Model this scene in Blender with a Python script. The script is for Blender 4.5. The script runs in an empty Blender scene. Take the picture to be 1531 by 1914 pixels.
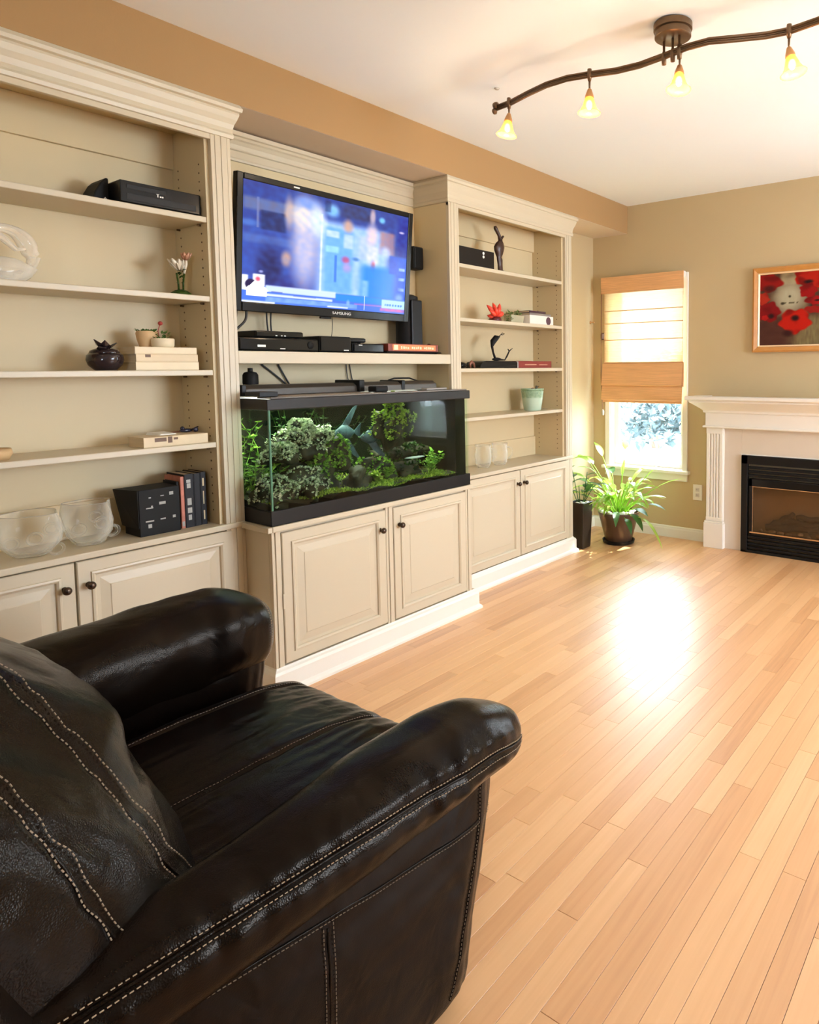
import bpy, bmesh, math, random
from mathutils import Vector, Matrix, noise
random.seed(7)
C = bpy.context.scene.collection
PI = math.pi

# ------------------------------------------------------------------ camera
F, CX, CY = 1254.74, 1052.64, 775.35
YAW, PITCH, ROLL = 0.600212, 0.0695135, 0.0067211
cy_, sy_, cp_, sp_ = math.cos(YAW), math.sin(YAW), math.cos(PITCH), math.sin(PITCH)
fwd = Vector((-sy_*cp_, cy_*cp_, -sp_)); right = Vector((cy_, sy_, 0)); down = fwd.cross(right)
c_, s_ = math.cos(ROLL), math.sin(ROLL)
R0 = right*c_ + down*s_; D0 = down*c_ - right*s_
cam_d = bpy.data.cameras.new('camera'); cam = bpy.data.objects.new('camera', cam_d); C.objects.link(cam)
cam.matrix_world = Matrix(((R0.x, -D0.x, -fwd.x, 0), (R0.y, -D0.y, -fwd.y, 0), (R0.z, -D0.z, -fwd.z, 1.26), (0, 0, 0, 1)))
cam_d.sensor_fit = 'HORIZONTAL'; cam_d.sensor_width = 36; cam_d.lens = 36*F/1531
cam_d.shift_x = (765.5-CX)/1531; cam_d.shift_y = (CY-957)/1531; cam_d.clip_start = 0.02
bpy.context.scene.camera = cam

# ------------------------------------------------------------------ light
sc = bpy.context.scene
sc.view_settings.view_transform = 'Standard'; sc.view_settings.look = 'None'
sc.view_settings.gamma = 1; sc.view_settings.use_curve_mapping = False
sc.view_settings.exposure = 0.05
sc.cycles.transparent_max_bounces = 24; sc.cycles.max_bounces = 10; sc.cycles.diffuse_bounces = 6
sc.cycles.sample_clamp_indirect = 8; sc.cycles.caustics_reflective = False; sc.cycles.caustics_refractive = False
w = bpy.data.worlds.new('sky'); sc.world = w; w.use_nodes = True
bg = w.node_tree.nodes['Background']; bg.inputs[0].default_value = (0.76, 0.86, 1.0, 1); bg.inputs[1].default_value = 34.0

def area(name, loc, rot, sx, sz, power, col):
    l = bpy.data.lights.new(name, 'AREA'); l.shape = 'RECTANGLE'; l.size = sx; l.size_y = sz
    l.energy = power; l.color = col
    o = bpy.data.objects.new(name, l); C.objects.link(o); o.location = loc; o.rotation_euler = rot
    return o
sun_d = bpy.data.lights.new('sun', 'SUN'); sun_d.energy = 26; sun_d.angle = math.radians(1.5); sun_d.color = (1, .93, .80)
sun = bpy.data.objects.new('sun', sun_d); C.objects.link(sun)
sun.rotation_euler = Vector((-0.17, -0.58, -0.75)).to_track_quat('-Z', 'Y').to_euler()
# sampling portals in the window openings (they give no light of their own; the sky does)
def portal(loc, rot, sx, sz):
    o = area('window_portal', loc, rot, sx, sz, 1, (1, 1, 1)); o.data.cycles.is_portal = True
portal((-2.34, 4.645, 1.2), (math.radians(-90), 0, 0), .64, 1.42)
portal((-.085, 4.645, 1.26), (math.radians(-90), 0, 0), .64, 1.42)
portal((2.525, 3.05, 1.35), (math.radians(90), 0, math.radians(90)), 1.8, 1.5)
portal((1.2, -2.525, 1.55), (math.radians(90), 0, 0), .9, 1.1)

# ------------------------------------------------------------------ materials
def nodes(name):
    m = bpy.data.materials.new(name); m.use_nodes = True
    nt = m.node_tree; b = nt.nodes['Principled BSDF']
    return m, nt, b
def N(nt, t, **k):
    n = nt.nodes.new(t)
    for a, v in k.items(): setattr(n, a, v)
    return n
def mat(name, col, rough=.5, metal=0, spec=.5, noise_amt=.06, scale=12, bump=0, bump_scale=60, coat=0, stretch=None, coatr=.1):
    m, nt, b = nodes(name)
    tc = N(nt, 'ShaderNodeTexCoord'); src = tc.outputs['Object']
    if stretch:
        mp = N(nt, 'ShaderNodeMapping'); mp.inputs['Scale'].default_value = stretch
        nt.links.new(src, mp.inputs['Vector']); src = mp.outputs[0]
    n = N(nt, 'ShaderNodeTexNoise'); n.inputs['Scale'].default_value = scale; n.inputs['Detail'].default_value = 4
    nt.links.new(src, n.inputs['Vector'])
    mx = N(nt, 'ShaderNodeMix', data_type='RGBA')
    mx.inputs[6].default_value = tuple(max(0, c*(1-noise_amt)) for c in col)+(1,)
    mx.inputs[7].default_value = tuple(min(1, c*(1+noise_amt)) for c in col)+(1,)
    nt.links.new(n.outputs[0], mx.inputs[0]); nt.links.new(mx.outputs[2], b.inputs['Base Color'])
    b.inputs['Roughness'].default_value = rough; b.inputs['Metallic'].default_value = metal
    b.inputs['Specular IOR Level'].default_value = spec
    b.inputs['Coat Weight'].default_value = coat; b.inputs['Coat Roughness'].default_value = coatr
    if bump:
        n2 = N(nt, 'ShaderNodeTexNoise'); n2.inputs['Scale'].default_value = bump_scale; n2.inputs['Detail'].default_value = 3
        nt.links.new(src, n2.inputs['Vector'])
        bp = N(nt, 'ShaderNodeBump'); bp.inputs['Strength'].default_value = bump; bp.inputs['Distance'].default_value = .01
        nt.links.new(n2.outputs[0], bp.inputs['Height']); nt.links.new(bp.outputs[0], b.inputs['Normal'])
    return m
def emis(name, col, s):
    m, nt, b = nodes(name); b.inputs['Base Color'].default_value = col+(1,)
    b.inputs['Emission Color'].default_value = col+(1,); b.inputs['Emission Strength'].default_value = s
    return m
def attr_mat(name, rough=.5, emit=0, spec=.5, bump=0):
    m, nt, b = nodes(name); a = N(nt, 'ShaderNodeAttribute'); a.attribute_name = 'col'
    nt.links.new(a.outputs['Color'], b.inputs['Base Color']); b.inputs['Roughness'].default_value = rough
    b.inputs['Specular IOR Level'].default_value = spec
    if emit:
        nt.links.new(a.outputs['Color'], b.inputs['Emission Color']); b.inputs['Emission Strength'].default_value = emit
    if bump:
        n2 = N(nt, 'ShaderNodeTexNoise'); n2.inputs['Scale'].default_value = 200
        bp = N(nt, 'ShaderNodeBump'); bp.inputs['Strength'].default_value = bump; bp.inputs['Distance'].default_value = .003
        nt.links.new(n2.outputs[0], bp.inputs['Height']); nt.links.new(bp.outputs[0], b.inputs['Normal'])
    return m
def thin_glass(name, tint=(.97, .99, .98), ior=1.5, rough=.0, gl=1.0):
    m = bpy.data.materials.new(name); m.use_nodes = True; nt = m.node_tree; nt.nodes.clear()
    out = N(nt, 'ShaderNodeOutputMaterial'); mix = N(nt, 'ShaderNodeMixShader')
    tr = N(nt, 'ShaderNodeBsdfTransparent'); tr.inputs[0].default_value = tint+(1,)
    g = N(nt, 'ShaderNodeBsdfGlossy'); g.inputs['Roughness'].default_value = rough; g.inputs[0].default_value = (gl, gl, gl, 1)
    fr = N(nt, 'ShaderNodeFresnel'); ge = N(nt, 'ShaderNodeNewGeometry'); mr = N(nt, 'ShaderNodeMapRange')
    mr.inputs[3].default_value = ior; mr.inputs[4].default_value = 1/ior      # a thin pane reflects alike from both sides
    nt.links.new(ge.outputs['Backfacing'], mr.inputs[0]); nt.links.new(mr.outputs[0], fr.inputs[0])
    nt.links.new(fr.outputs[0], mix.inputs[0]); nt.links.new(tr.outputs[0], mix.inputs[1]); nt.links.new(g.outputs[0], mix.inputs[2])
    nt.links.new(mix.outputs[0], out.inputs[0]); return m
def translucent(name, col, tcol, fac, rough=.6, stripes=0, gaps=0):
    m = bpy.data.materials.new(name); m.use_nodes = True; nt = m.node_tree; nt.nodes.clear()
    out = N(nt, 'ShaderNodeOutputMaterial'); mix = N(nt, 'ShaderNodeMixShader'); mix.inputs[0].default_value = fac
    b = N(nt, 'ShaderNodeBsdfPrincipled'); b.inputs['Base Color'].default_value = col+(1,); b.inputs['Roughness'].default_value = rough
    t = N(nt, 'ShaderNodeBsdfTranslucent'); t.inputs[0].default_value = tcol+(1,)
    if stripes:
        tc = N(nt, 'ShaderNodeTexCoord'); mp = N(nt, 'ShaderNodeMapping'); mp.inputs['Scale'].default_value = (6, 6, stripes)
        n = N(nt, 'ShaderNodeTexNoise'); n.inputs['Scale'].default_value = 1; n.inputs['Detail'].default_value = 5
        nt.links.new(tc.outputs['Object'], mp.inputs[0]); nt.links.new(mp.outputs[0], n.inputs['Vector'])
        for node, cc in ((b, col), (t, tcol)):
            mx = N(nt, 'ShaderNodeMix', data_type='RGBA')
            mx.inputs[6].default_value = tuple(c*.62 for c in cc)+(1,); mx.inputs[7].default_value = tuple(min(1, c*1.25) for c in cc)+(1,)
            nt.links.new(n.outputs[0], mx.inputs[0]); nt.links.new(mx.outputs[2], node.inputs[0])
        bp = N(nt, 'ShaderNodeBump'); bp.inputs['Strength'].default_value = .5; bp.inputs['Distance'].default_value = .004
        nt.links.new(n.outputs[0], bp.inputs['Height']); nt.links.new(bp.outputs[0], b.inputs['Normal'])
    nt.links.new(b.outputs[0], mix.inputs[1]); nt.links.new(t.outputs[0], mix.inputs[2]); nt.links.new(mix.outputs[0], out.inputs[0])
    if gaps:      # light through the slits between the reeds
        tr = N(nt, 'ShaderNodeBsdfTransparent'); m3 = N(nt, 'ShaderNodeMixShader'); m3.inputs[0].default_value = gaps
        nt.links.new(mix.outputs[0], m3.inputs[1]); nt.links.new(tr.outputs[0], m3.inputs[2]); nt.links.new(m3.outputs[0], out.inputs[0])
    return m

M = {}
M['white'] = mat('cream_painted_wood', (.55, .480, .345), .38, noise_amt=.03, scale=3, bump=.04, bump_scale=40, stretch=(1, .3, 1))
M['inside'] = mat('cream_cabinet_interior', (.60, .485, .285), .5, noise_amt=.03, scale=2)
M['trimw'] = mat('white_trim_paint', (.76, .74, .66), .35, noise_amt=.02, scale=4)
M['mantel'] = mat('white_mantel_paint', (.76, .725, .645), .35, noise_amt=.02, scale=4)
M['slab'] = mat('beige_stone_slab', (.60, .53, .43), .35, noise_amt=.05, scale=5)
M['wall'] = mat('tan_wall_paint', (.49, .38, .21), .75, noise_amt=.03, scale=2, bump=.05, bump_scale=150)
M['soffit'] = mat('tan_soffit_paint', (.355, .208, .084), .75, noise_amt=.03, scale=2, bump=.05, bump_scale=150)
M['wallpale'] = mat('beige_wall_paint', (.66, .55, .43), .75, noise_amt=.02, scale=2)
M['ceil'] = mat('ceiling_paint', (.86, .92, .97), .85, noise_amt=.015, scale=1.5)
M['black'] = mat('black_plastic', (.008, .0075, .007), .35, spec=.22, noise_amt=.1)
M['gloss'] = mat('black_gloss_plastic', (.006, .006, .006), .14, spec=.25, noise_amt=.1)
M['matteblack'] = mat('matte_black', (.009, .0085, .008), .6, spec=.2, noise_amt=.2)
M['screenframe'] = mat('tv_bezel', (.006, .006, .006), .2, spec=.22, noise_amt=.1)
M['silver'] = mat('silver_print', (.75, .75, .72), .3)
M['bronze'] = mat('oil_rubbed_bronze', (.16, .10, .055), .38, metal=.75, noise_amt=.25, scale=30)
M['copper'] = mat('copper_socket', (.55, .30, .13), .3, metal=.8, noise_amt=.1)
M['knob'] = mat('dark_bronze_knob', (.07, .045, .03), .25, metal=.8)
M['brass'] = mat('polished_brass_trim', (.75, .50, .28), .25, metal=.9)
M['glass'] = thin_glass('clear_window_glass')
M['tankglass'] = thin_glass('aquarium_glass', (.96, .99, .97), 1.17)
M['fireglass'] = thin_glass('smoked_fireplace_glass', (.80, .74, .66), 1.45, .03)
M['water'] = thin_glass('aquarium_water', (.90, .97, .92), 1.02)
M['stitch'] = mat('tan_thread', (.33, .25, .17), .7, spec=.1)

# leather
def leather():
    m, nt, b = nodes('dark_brown_leather')
    tc = N(nt, 'ShaderNodeTexCoord')
    n = N(nt, 'ShaderNodeTexNoise'); n.inputs['Scale'].default_value = 5; n.inputs['Detail'].default_value = 5
    cr = N(nt, 'ShaderNodeMix', data_type='RGBA')
    cr.inputs[6].default_value = (.0018, .0011, .0008, 1); cr.inputs[7].default_value = (.0065, .0035, .0020, 1)
    v = N(nt, 'ShaderNodeTexVoronoi'); v.inputs['Scale'].default_value = 420
    w1 = N(nt, 'ShaderNodeTexNoise'); w1.inputs['Scale'].default_value = 9; w1.inputs['Detail'].default_value = 2; w1.inputs['Distortion'].default_value = 1.2
    rr = N(nt, 'ShaderNodeMapRange'); rr.inputs[3].default_value = .15; rr.inputs[4].default_value = .30
    b1 = N(nt, 'ShaderNodeBump'); b1.inputs['Strength'].default_value = .22; b1.inputs['Distance'].default_value = .0012
    b2 = N(nt, 'ShaderNodeBump'); b2.inputs['Strength'].default_value = .35; b2.inputs['Distance'].default_value = .012
    L = nt.links.new
    for x in (n, v, w1): L(tc.outputs['Object'], x.inputs['Vector'])
    L(n.outputs[0], cr.inputs[0]); L(cr.outputs[2], b.inputs['Base Color']); L(n.outputs[0], rr.inputs[0]); L(rr.outputs[0], b.inputs['Roughness'])
    L(v.outputs['Distance'], b1.inputs['Height']); L(w1.outputs[0], b2.inputs['Height']); L(b2.outputs[0], b1.inputs['Normal']); L(b1.outputs[0], b.inputs['Normal'])
    b.inputs['Specular IOR Level'].default_value = .11; b.inputs['Specular Tint'].default_value = (1, .86, .72, 1)
    return m
M['leather'] = leather()

def planks():
    m, nt, b = nodes('lacquered_oak_strip'); L = nt.links.new
    a = N(nt, 'ShaderNodeAttribute'); a.attribute_name = 'tone'
    tc = N(nt, 'ShaderNodeTexCoord')
    sep = N(nt, 'ShaderNodeCombineXYZ'); mul = N(nt, 'ShaderNodeMath', operation='MULTIPLY'); mul.inputs[1].default_value = 37
    L(a.outputs['Fac'], mul.inputs[0]); L(mul.outputs[0], sep.inputs[2]); L(mul.outputs[0], sep.inputs[0])
    add = N(nt, 'ShaderNodeVectorMath', operation='ADD'); L(tc.outputs['Object'], add.inputs[0]); L(sep.outputs[0], add.inputs[1])
    mp = N(nt, 'ShaderNodeMapping'); mp.inputs['Scale'].default_value = (55, 2.2, 1); L(add.outputs[0], mp.inputs[0])
    g = N(nt, 'ShaderNodeTexNoise'); g.inputs['Scale'].default_value = 1; g.inputs['Detail'].default_value = 5; g.inputs['Distortion'].default_value = .6
    L(mp.outputs[0], g.inputs['Vector'])
    ramp = N(nt, 'ShaderNodeValToRGB'); e = ramp.color_ramp.elements
    e[0].position = 0; e[0].color = (.42, .180, .066, 1); e[1].position = 1; e[1].color = (.80, .48, .235, 1)
    e.new(.35).color = (.62, .315, .130, 1); e.new(.7).color = (.72, .40, .180, 1)
    ad = N(nt, 'ShaderNodeMath', operation='MULTIPLY_ADD'); L(g.outputs[0], ad.inputs[0]); ad.inputs[1].default_value = .55; 
    ms = N(nt, 'ShaderNodeMath', operation='MULTIPLY'); L(a.outputs['Fac'], ms.inputs[0]); ms.inputs[1].default_value = .75
    L(ms.outputs[0], ad.inputs[2])
    su = N(nt, 'ShaderNodeMath', operation='SUBTRACT'); L(ad.outputs[0], su.inputs[0]); su.inputs[1].default_value = .10
    L(su.outputs[0], ramp.inputs[0]); L(ramp.outputs[0], b.inputs['Base Color'])
    b.inputs['Roughness'].default_value = .42; b.inputs['Coat Weight'].default_value = .9; b.inputs['Coat Roughness'].default_value = .37
    bp = N(nt, 'ShaderNodeBump'); bp.inputs['Strength'].default_value = .12; bp.inputs['Distance'].default_value = .002
    L(g.outputs[0], bp.inputs['Height']); L(bp.outputs[0], b.inputs['Normal'])
    return m
M['plank'] = planks()

# ------------------------------------------------------------------ mesh helpers
class MB:
    def __init__(s): s.v = []; s.f = []; s.c = None
    def add(s, vs, fs):
        k = len(s.v); s.v += [tuple(p) for p in vs]; s.f += [tuple(i+k for i in f) for f in fs]; return s
    def box(s, a, b):
        x0, y0, z0 = a; x1, y1, z1 = b
        return s.add([(x0, y0, z0), (x1, y0, z0), (x1, y1, z0), (x0, y1, z0), (x0, y0, z1), (x1, y0, z1), (x1, y1, z1), (x0, y1, z1)],
                     [(0, 3, 2, 1), (4, 5, 6, 7), (0, 1, 5, 4), (1, 2, 6, 5), (2, 3, 7, 6), (3, 0, 4, 7)])
    def rings(s, rs, caps=True, closed=False):
        n = len(rs[0]); vs = [p for r in rs for p in r]; fs = []; m = len(rs)
        for i in range(m if closed else m-1):
            j = (i+1) % m
            for k in range(n):
                l = (k+1) % n; fs.append((i*n+k, i*n+l, j*n+l, j*n+k))
        if caps and not closed: fs.append(tuple(range(n-1, -1, -1))); fs.append(tuple((m-1)*n+k for k in range(n)))
        return s.add(vs, fs)
    def tube(s, pts, r, n=8, caps=True):
        P = [Vector(p) for p in pts]; rs = []; up = Vector((0, 0, 1))
        for i, p in enumerate(P):
            d = (P[min(i+1, len(P)-1)]-P[max(i-1, 0)]).normalized()
            if abs(d.dot(up)) > .95: up = Vector((1, 0, 0)) if abs(d.x) < .9 else Vector((0, 1, 0))
            a = d.cross(up).normalized(); b = d.cross(a).normalized(); up = -b if False else a.cross(d)
            rr = r[i] if isinstance(r, (list, tuple)) else r
            rs.append([p+(a*math.cos(2*PI*k/n)+b*math.sin(2*PI*k/n))*rr for k in range(n)])
        return s.rings(rs, caps)
    def lathe(s, prof, c=(0, 0, 0), n=24, caps=True, axis='z', wob=None):
        rs = []
        for i, (r, h) in enumerate(prof):
            ring = []
            for k in range(n):
                t = 2*PI*k/n; q = r*(1 if wob is None else wob(t, h))
                x, y = q*math.cos(t), q*math.sin(t)
                ring.append((c[0]+x, c[1]+y, c[2]+h) if axis == 'z' else (c[0]+h, c[1]+x, c[2]+y) if axis == 'x' else (c[0]+x, c[1]+h, c[2]+y))
            rs.append(ring)
        return s.rings(rs, caps)
    def ico(s, c, r, sub=2, sc=(1, 1, 1), nz=0, seed=0, freq=3):
        bm = bmesh.new(); bmesh.ops.create_icosphere(bm, subdivisions=sub, radius=1)
        vs = []
        for v in bm.verts:
            q = v.co.copy(); k = 1 + (nz*noise.noise(q*freq*.5+Vector((seed, seed*1.7, 0))) if nz else 0)
            vs.append((c[0]+q.x*k*r*sc[0], c[1]+q.y*k*r*sc[1], c[2]+q.z*k*r*sc[2]))
        fs = [tuple(v.index for v in f.verts) for f in bm.faces]; bm.free()
        return s.add(vs, fs)
    def build(s, name, m, parent=None, smooth=False, bevel=0, seg=2, origin=None, subd=0, mats=None, auto=None):
        me = bpy.data.meshes.new(name)
        o3 = Vector(origin) if origin is not None else Vector((0, 0, 0))
        me.from_pydata([tuple(Vector(p)-o3) for p in s.v], [], s.f); me.update()
        me.materials.append(m)
        o = bpy.data.objects.new(name, me); C.objects.link(o); o.location = o3
        bm = bmesh.new(); bm.from_mesh(me); bmesh.ops.recalc_face_normals(bm, faces=bm.faces); bm.to_mesh(me); bm.free()
        if smooth:
            for p in me.polygons: p.use_smooth = True
            if auto is not None:
                bm = bmesh.new(); bm.from_mesh(me)
                for e in bm.edges:
                    if len(e.link_faces) == 2 and e.calc_face_angle(0) > auto: e.smooth = False
                bm.to_mesh(me); bm.free()
        if bevel:
            b = o.modifiers.new('bevel', 'BEVEL'); b.width = bevel; b.segments = seg; b.limit_method = 'ANGLE'
        if subd:
            d = o.modifiers.new('subd', 'SUBSURF'); d.levels = subd; d.render_levels = subd
        if parent is not None: par(o, parent)
        return o
def par(o, p):
    o.parent = p; o.matrix_parent_inverse = Matrix.Translation(-Vector(p.location))
def tag(o, label, cat=None, group=None, kind=None):
    if label: o['label'] = label
    if cat: o['category'] = cat
    if group: o['group'] = group
    if kind: o['kind'] = kind
    return o
def thing(name, label, cat, loc, group=None):
    o = bpy.data.objects.new(name, None); C.objects.link(o); o.location = loc; o.empty_display_size = .05
    return tag(o, label, cat, group)
def B(a, b): return MB().box(a, b)
def bx(name, a, b, m, parent=None, bevel=.0015, **k):
    a2 = tuple(min(p, q) for p, q in zip(a, b)); b2 = tuple(max(p, q) for p, q in zip(a, b))
    org = ((a2[0]+b2[0])/2, (a2[1]+b2[1])/2, a2[2]) if parent is None else None
    return B(a2, b2).build(name, m, parent, bevel=bevel, origin=org, **k)
def copy_tree(o, parent=None, delta=Vector((0, 0, 0))):
    c = o.copy(); C.objects.link(c)
    if parent is None: c.location = o.location + delta
    else: c.parent = parent
    for ch in [x for x in bpy.data.objects if x.parent == o]: copy_tree(ch, c)
    return c
def sweep(path, prof, outward, closed=False):
    """extrude prof [(p, z)] along plan path [(x, y)] with mitred corners; outward: side (+1 / -1) of travel"""
    mb = MB(); n = len(path); rs = []
    for i, (x, y) in enumerate(path):
        ds = []
        if i > 0: ds.append(Vector((x-path[i-1][0], y-path[i-1][1])).normalized())
        if i < n-1: ds.append(Vector((path[i+1][0]-x, path[i+1][1]-y)).normalized())
        ns = [Vector((d.y, -d.x))*outward for d in ds]
        if len(ns) == 2:
            mdir = (ns[0]+ns[1]); mdir = mdir/ (1+ns[0].dot(ns[1]))
        else: mdir = ns[0]
        rs.append([(x+mdir.x*p, y+mdir.y*p, z) for p, z in prof])
    return mb.rings(rs, True)
def color_mesh(name, m, parent, w, h, fn, P, smooth=False):
    """grid mesh of (w x h) cells; P(u, v) -> point; fn(u, v) -> linear rgb"""
    vs = [P(i/w, j/h) for j in range(h+1) for i in range(w+1)]
    fs = [(j*(w+1)+i, j*(w+1)+i+1, (j+1)*(w+1)+i+1, (j+1)*(w+1)+i) for j in range(h) for i in range(w)]
    me = bpy.data.meshes.new(name); me.from_pydata(vs, [], fs); me.materials.append(m)
    at = me.color_attributes.new('col', 'FLOAT_COLOR', 'POINT'); buf = []
    for j in range(h+1):
        for i in range(w+1): buf += list(fn(i/w, j/h))+[1]
    at.data.foreach_set('color', buf)
    o = bpy.data.objects.new(name, me); C.objects.link(o)
    if parent is not None: par(o, parent)
    return o
def text(name, s, size, loc, rot, m, parent, ext=.0004, sx=1):
    cu = bpy.data.curves.new(name, 'FONT'); cu.body = s; cu.size = size; cu.extrude = ext; cu.align_x = 'CENTER'; cu.align_y = 'CENTER'
    t = bpy.data.objects.new('tmp', cu); C.objects.link(t); bpy.context.view_layer.update()
    me = bpy.data.meshes.new_from_object(t.evaluated_get(bpy.context.evaluated_depsgraph_get()))
    bpy.data.objects.remove(t); bpy.data.curves.remove(cu)
    mw = Matrix.Translation(loc) @ rot.to_4x4() @ Matrix.Diagonal((sx, 1, 1, 1))
    me.transform(mw); me.materials.clear(); me.materials.append(m); me.name = name
    o = bpy.data.objects.new(name, me); C.objects.link(o); par(o, parent); return o
RX = Matrix(((0, 0, 1), (1, 0, 0), (0, 1, 0)))       # text facing +x, reading along +y
def sup(a, e): return math.copysign(abs(a)**(2/e), a)
# ------------------------------------------------------------------ room shell
XL, XR, YN, YF, ZC = -2.80, 2.40, -2.40, 4.52, 2.468
def struct(o, label=None): return tag(o, label, kind='structure')
floor = struct(B((XL-.12, YN-.12, -.06), (XR+.12, YF+.12, -.012)).build('floor', mat('dark_subfloor', (.10, .05, .025), .8)), 'light oak strip floor with a strong window glare')
struct(B((XL-.12, YN-.12, ZC), (XR+.12, YF+.12, ZC+.1)).build('ceiling', M['ceil']), 'smooth off-white ceiling')
struct(B((XL-.12, YN-.12, -.06), (XL, YF+.12, ZC)).build('wall_left', M['wall']), 'tan wall behind the built-in bookcases')
def wall_with_holes(name, xa, xb, ya, yb, holes, axis, label):
    mb = MB(); hs = sorted(holes); lo, hi = (xa, xb) if axis == 'x' else (ya, yb); c = lo
    def bb(p, q, z0, z1):
        mb.box((p, ya, z0), (q, yb, z1)) if axis == 'x' else mb.box((xa, p, z0), (xb, q, z1))
    for h0, h1, z0, z1 in hs:
        bb(c, h0, -.06, ZC); bb(h0, h1, -.06, z0); bb(h0, h1, z1, ZC); c = h1
    bb(c, hi, -.06, ZC)
    return struct(mb.build(name, M['wall']), label)
W1 = (-2.645, -2.035, .50, 1.90); W2 = (-.35, .18, .62, 1.90)
wall_with_holes('wall_back', XL, XR, YF, YF+.12, [W1, W2], 'x', 'tan end wall with the window and the fireplace')
wall_with_holes('wall_front', XL, XR, YN-.12, YN, [(.8, 1.6, 1.05, 2.05)], 'x', 'tan wall behind the viewer')
wall_with_holes('wall_right', XR, XR+.12, YN, YF, [(2.2, 3.9, .65, 2.05)], 'y', 'tan wall with the added side opening')
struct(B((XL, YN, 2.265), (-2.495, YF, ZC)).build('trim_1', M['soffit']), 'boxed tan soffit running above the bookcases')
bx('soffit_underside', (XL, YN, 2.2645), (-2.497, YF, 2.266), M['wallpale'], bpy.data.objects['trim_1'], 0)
base_prof = [(0, 0), (.014, 0), (.014, .062), (.010, .072), (.010, .078), (.004, .085), (0, .085)]
struct(sweep([(-2.80, 4.52), (-1.83, 4.52)], base_prof, 1).build('baseboard_back', M['trimw']), 'white baseboard under the window')
struct(sweep([(-2.80, 3.80), (-2.80, 4.52)], base_prof, 1).build('baseboard_left', M['trimw']), 'white baseboard in the corner behind the plants')
struct(sweep([(-.36, 4.52), (2.4, 4.52), (2.4, -2.4)], base_prof, 1).build('baseboard_right', M['trimw']))

# floor strips
random.seed(11)
PW = .0572; rows = int((XR-XL)/PW)+1; pl = []
for r in range(rows):
    y = YN - random.random()*.9
    while y < YF:
        L = random.choice((.35, .5, .65, .8, 1.0, 1.25))*(.85+.3*random.random())
        pl.append((XL+r*PW, max(y, YN), min(XL+(r+1)*PW, XR), min(y+L, YF), random.random()*.75+random.random()*.25)); y += L
def plank_geo(mb, x0, y0, x1, y1):
    g = .0005; c = .0008; z = 0
    mb.add([(x0+g, y0+g, -.012), (x1-g, y0+g, -.012), (x1-g, y1-g, -.012), (x0+g, y1-g, -.012),
            (x0+g, y0+g, z-.0004), (x1-g, y0+g, z-.0004), (x1-g, y1-g, z-.0004), (x0+g, y1-g, z-.0008),
            (x0+c, y0+c, z), (x1-c, y0+c, z), (x1-c, y1-c, z), (x0+c, y1-c, z)],
           [(0, 1, 5, 4), (1, 2, 6, 5), (2, 3, 7, 6), (3, 0, 4, 7), (4, 5, 9, 8), (5, 6, 10, 9), (6, 7, 11, 10), (7, 4, 8, 11), (8, 9, 10, 11)])
def score(p):
    x0, y0, x1, y1, t = p; s = 0
    for k in range(9):
        q = Vector(((x0+x1)/2, y0+(y1-y0)*(k+.5)/9, 0)) - Vector((0, 0, 1.26))
        d = q.dot(fwd)
        if d < .2: continue
        u = CX+F*q.dot(R0)/d; v = CY+F*q.dot(D0)/d
        if 0 <= u <= 1531 and 0 <= v <= 1914 and not (q.x < -.87 and q.y < 1.0) and q.x > -2.5: s += (y1-y0)/9*(x1-x0)/d**3
    return s
pl.sort(key=score, reverse=True)
rest = MB(); tones = []
for i, p in enumerate(pl):
    if i < 300:
        mb = MB(); plank_geo(mb, *p[:4]); o = mb.build('floor_plank', M['plank'], floor)
        a = o.data.attributes.new('tone', 'FLOAT', 'POINT'); a.data.foreach_set('value', [p[4]]*len(o.data.vertices))
    else:
        plank_geo(rest, *p[:4]); tones += [p[4]]*12
o = rest.build('floor_planks', M['plank'], floor); o['kind'] = 'stuff'
a = o.data.attributes.new('tone', 'FLOAT', 'POINT'); a.data.foreach_set('value', tones)

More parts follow.
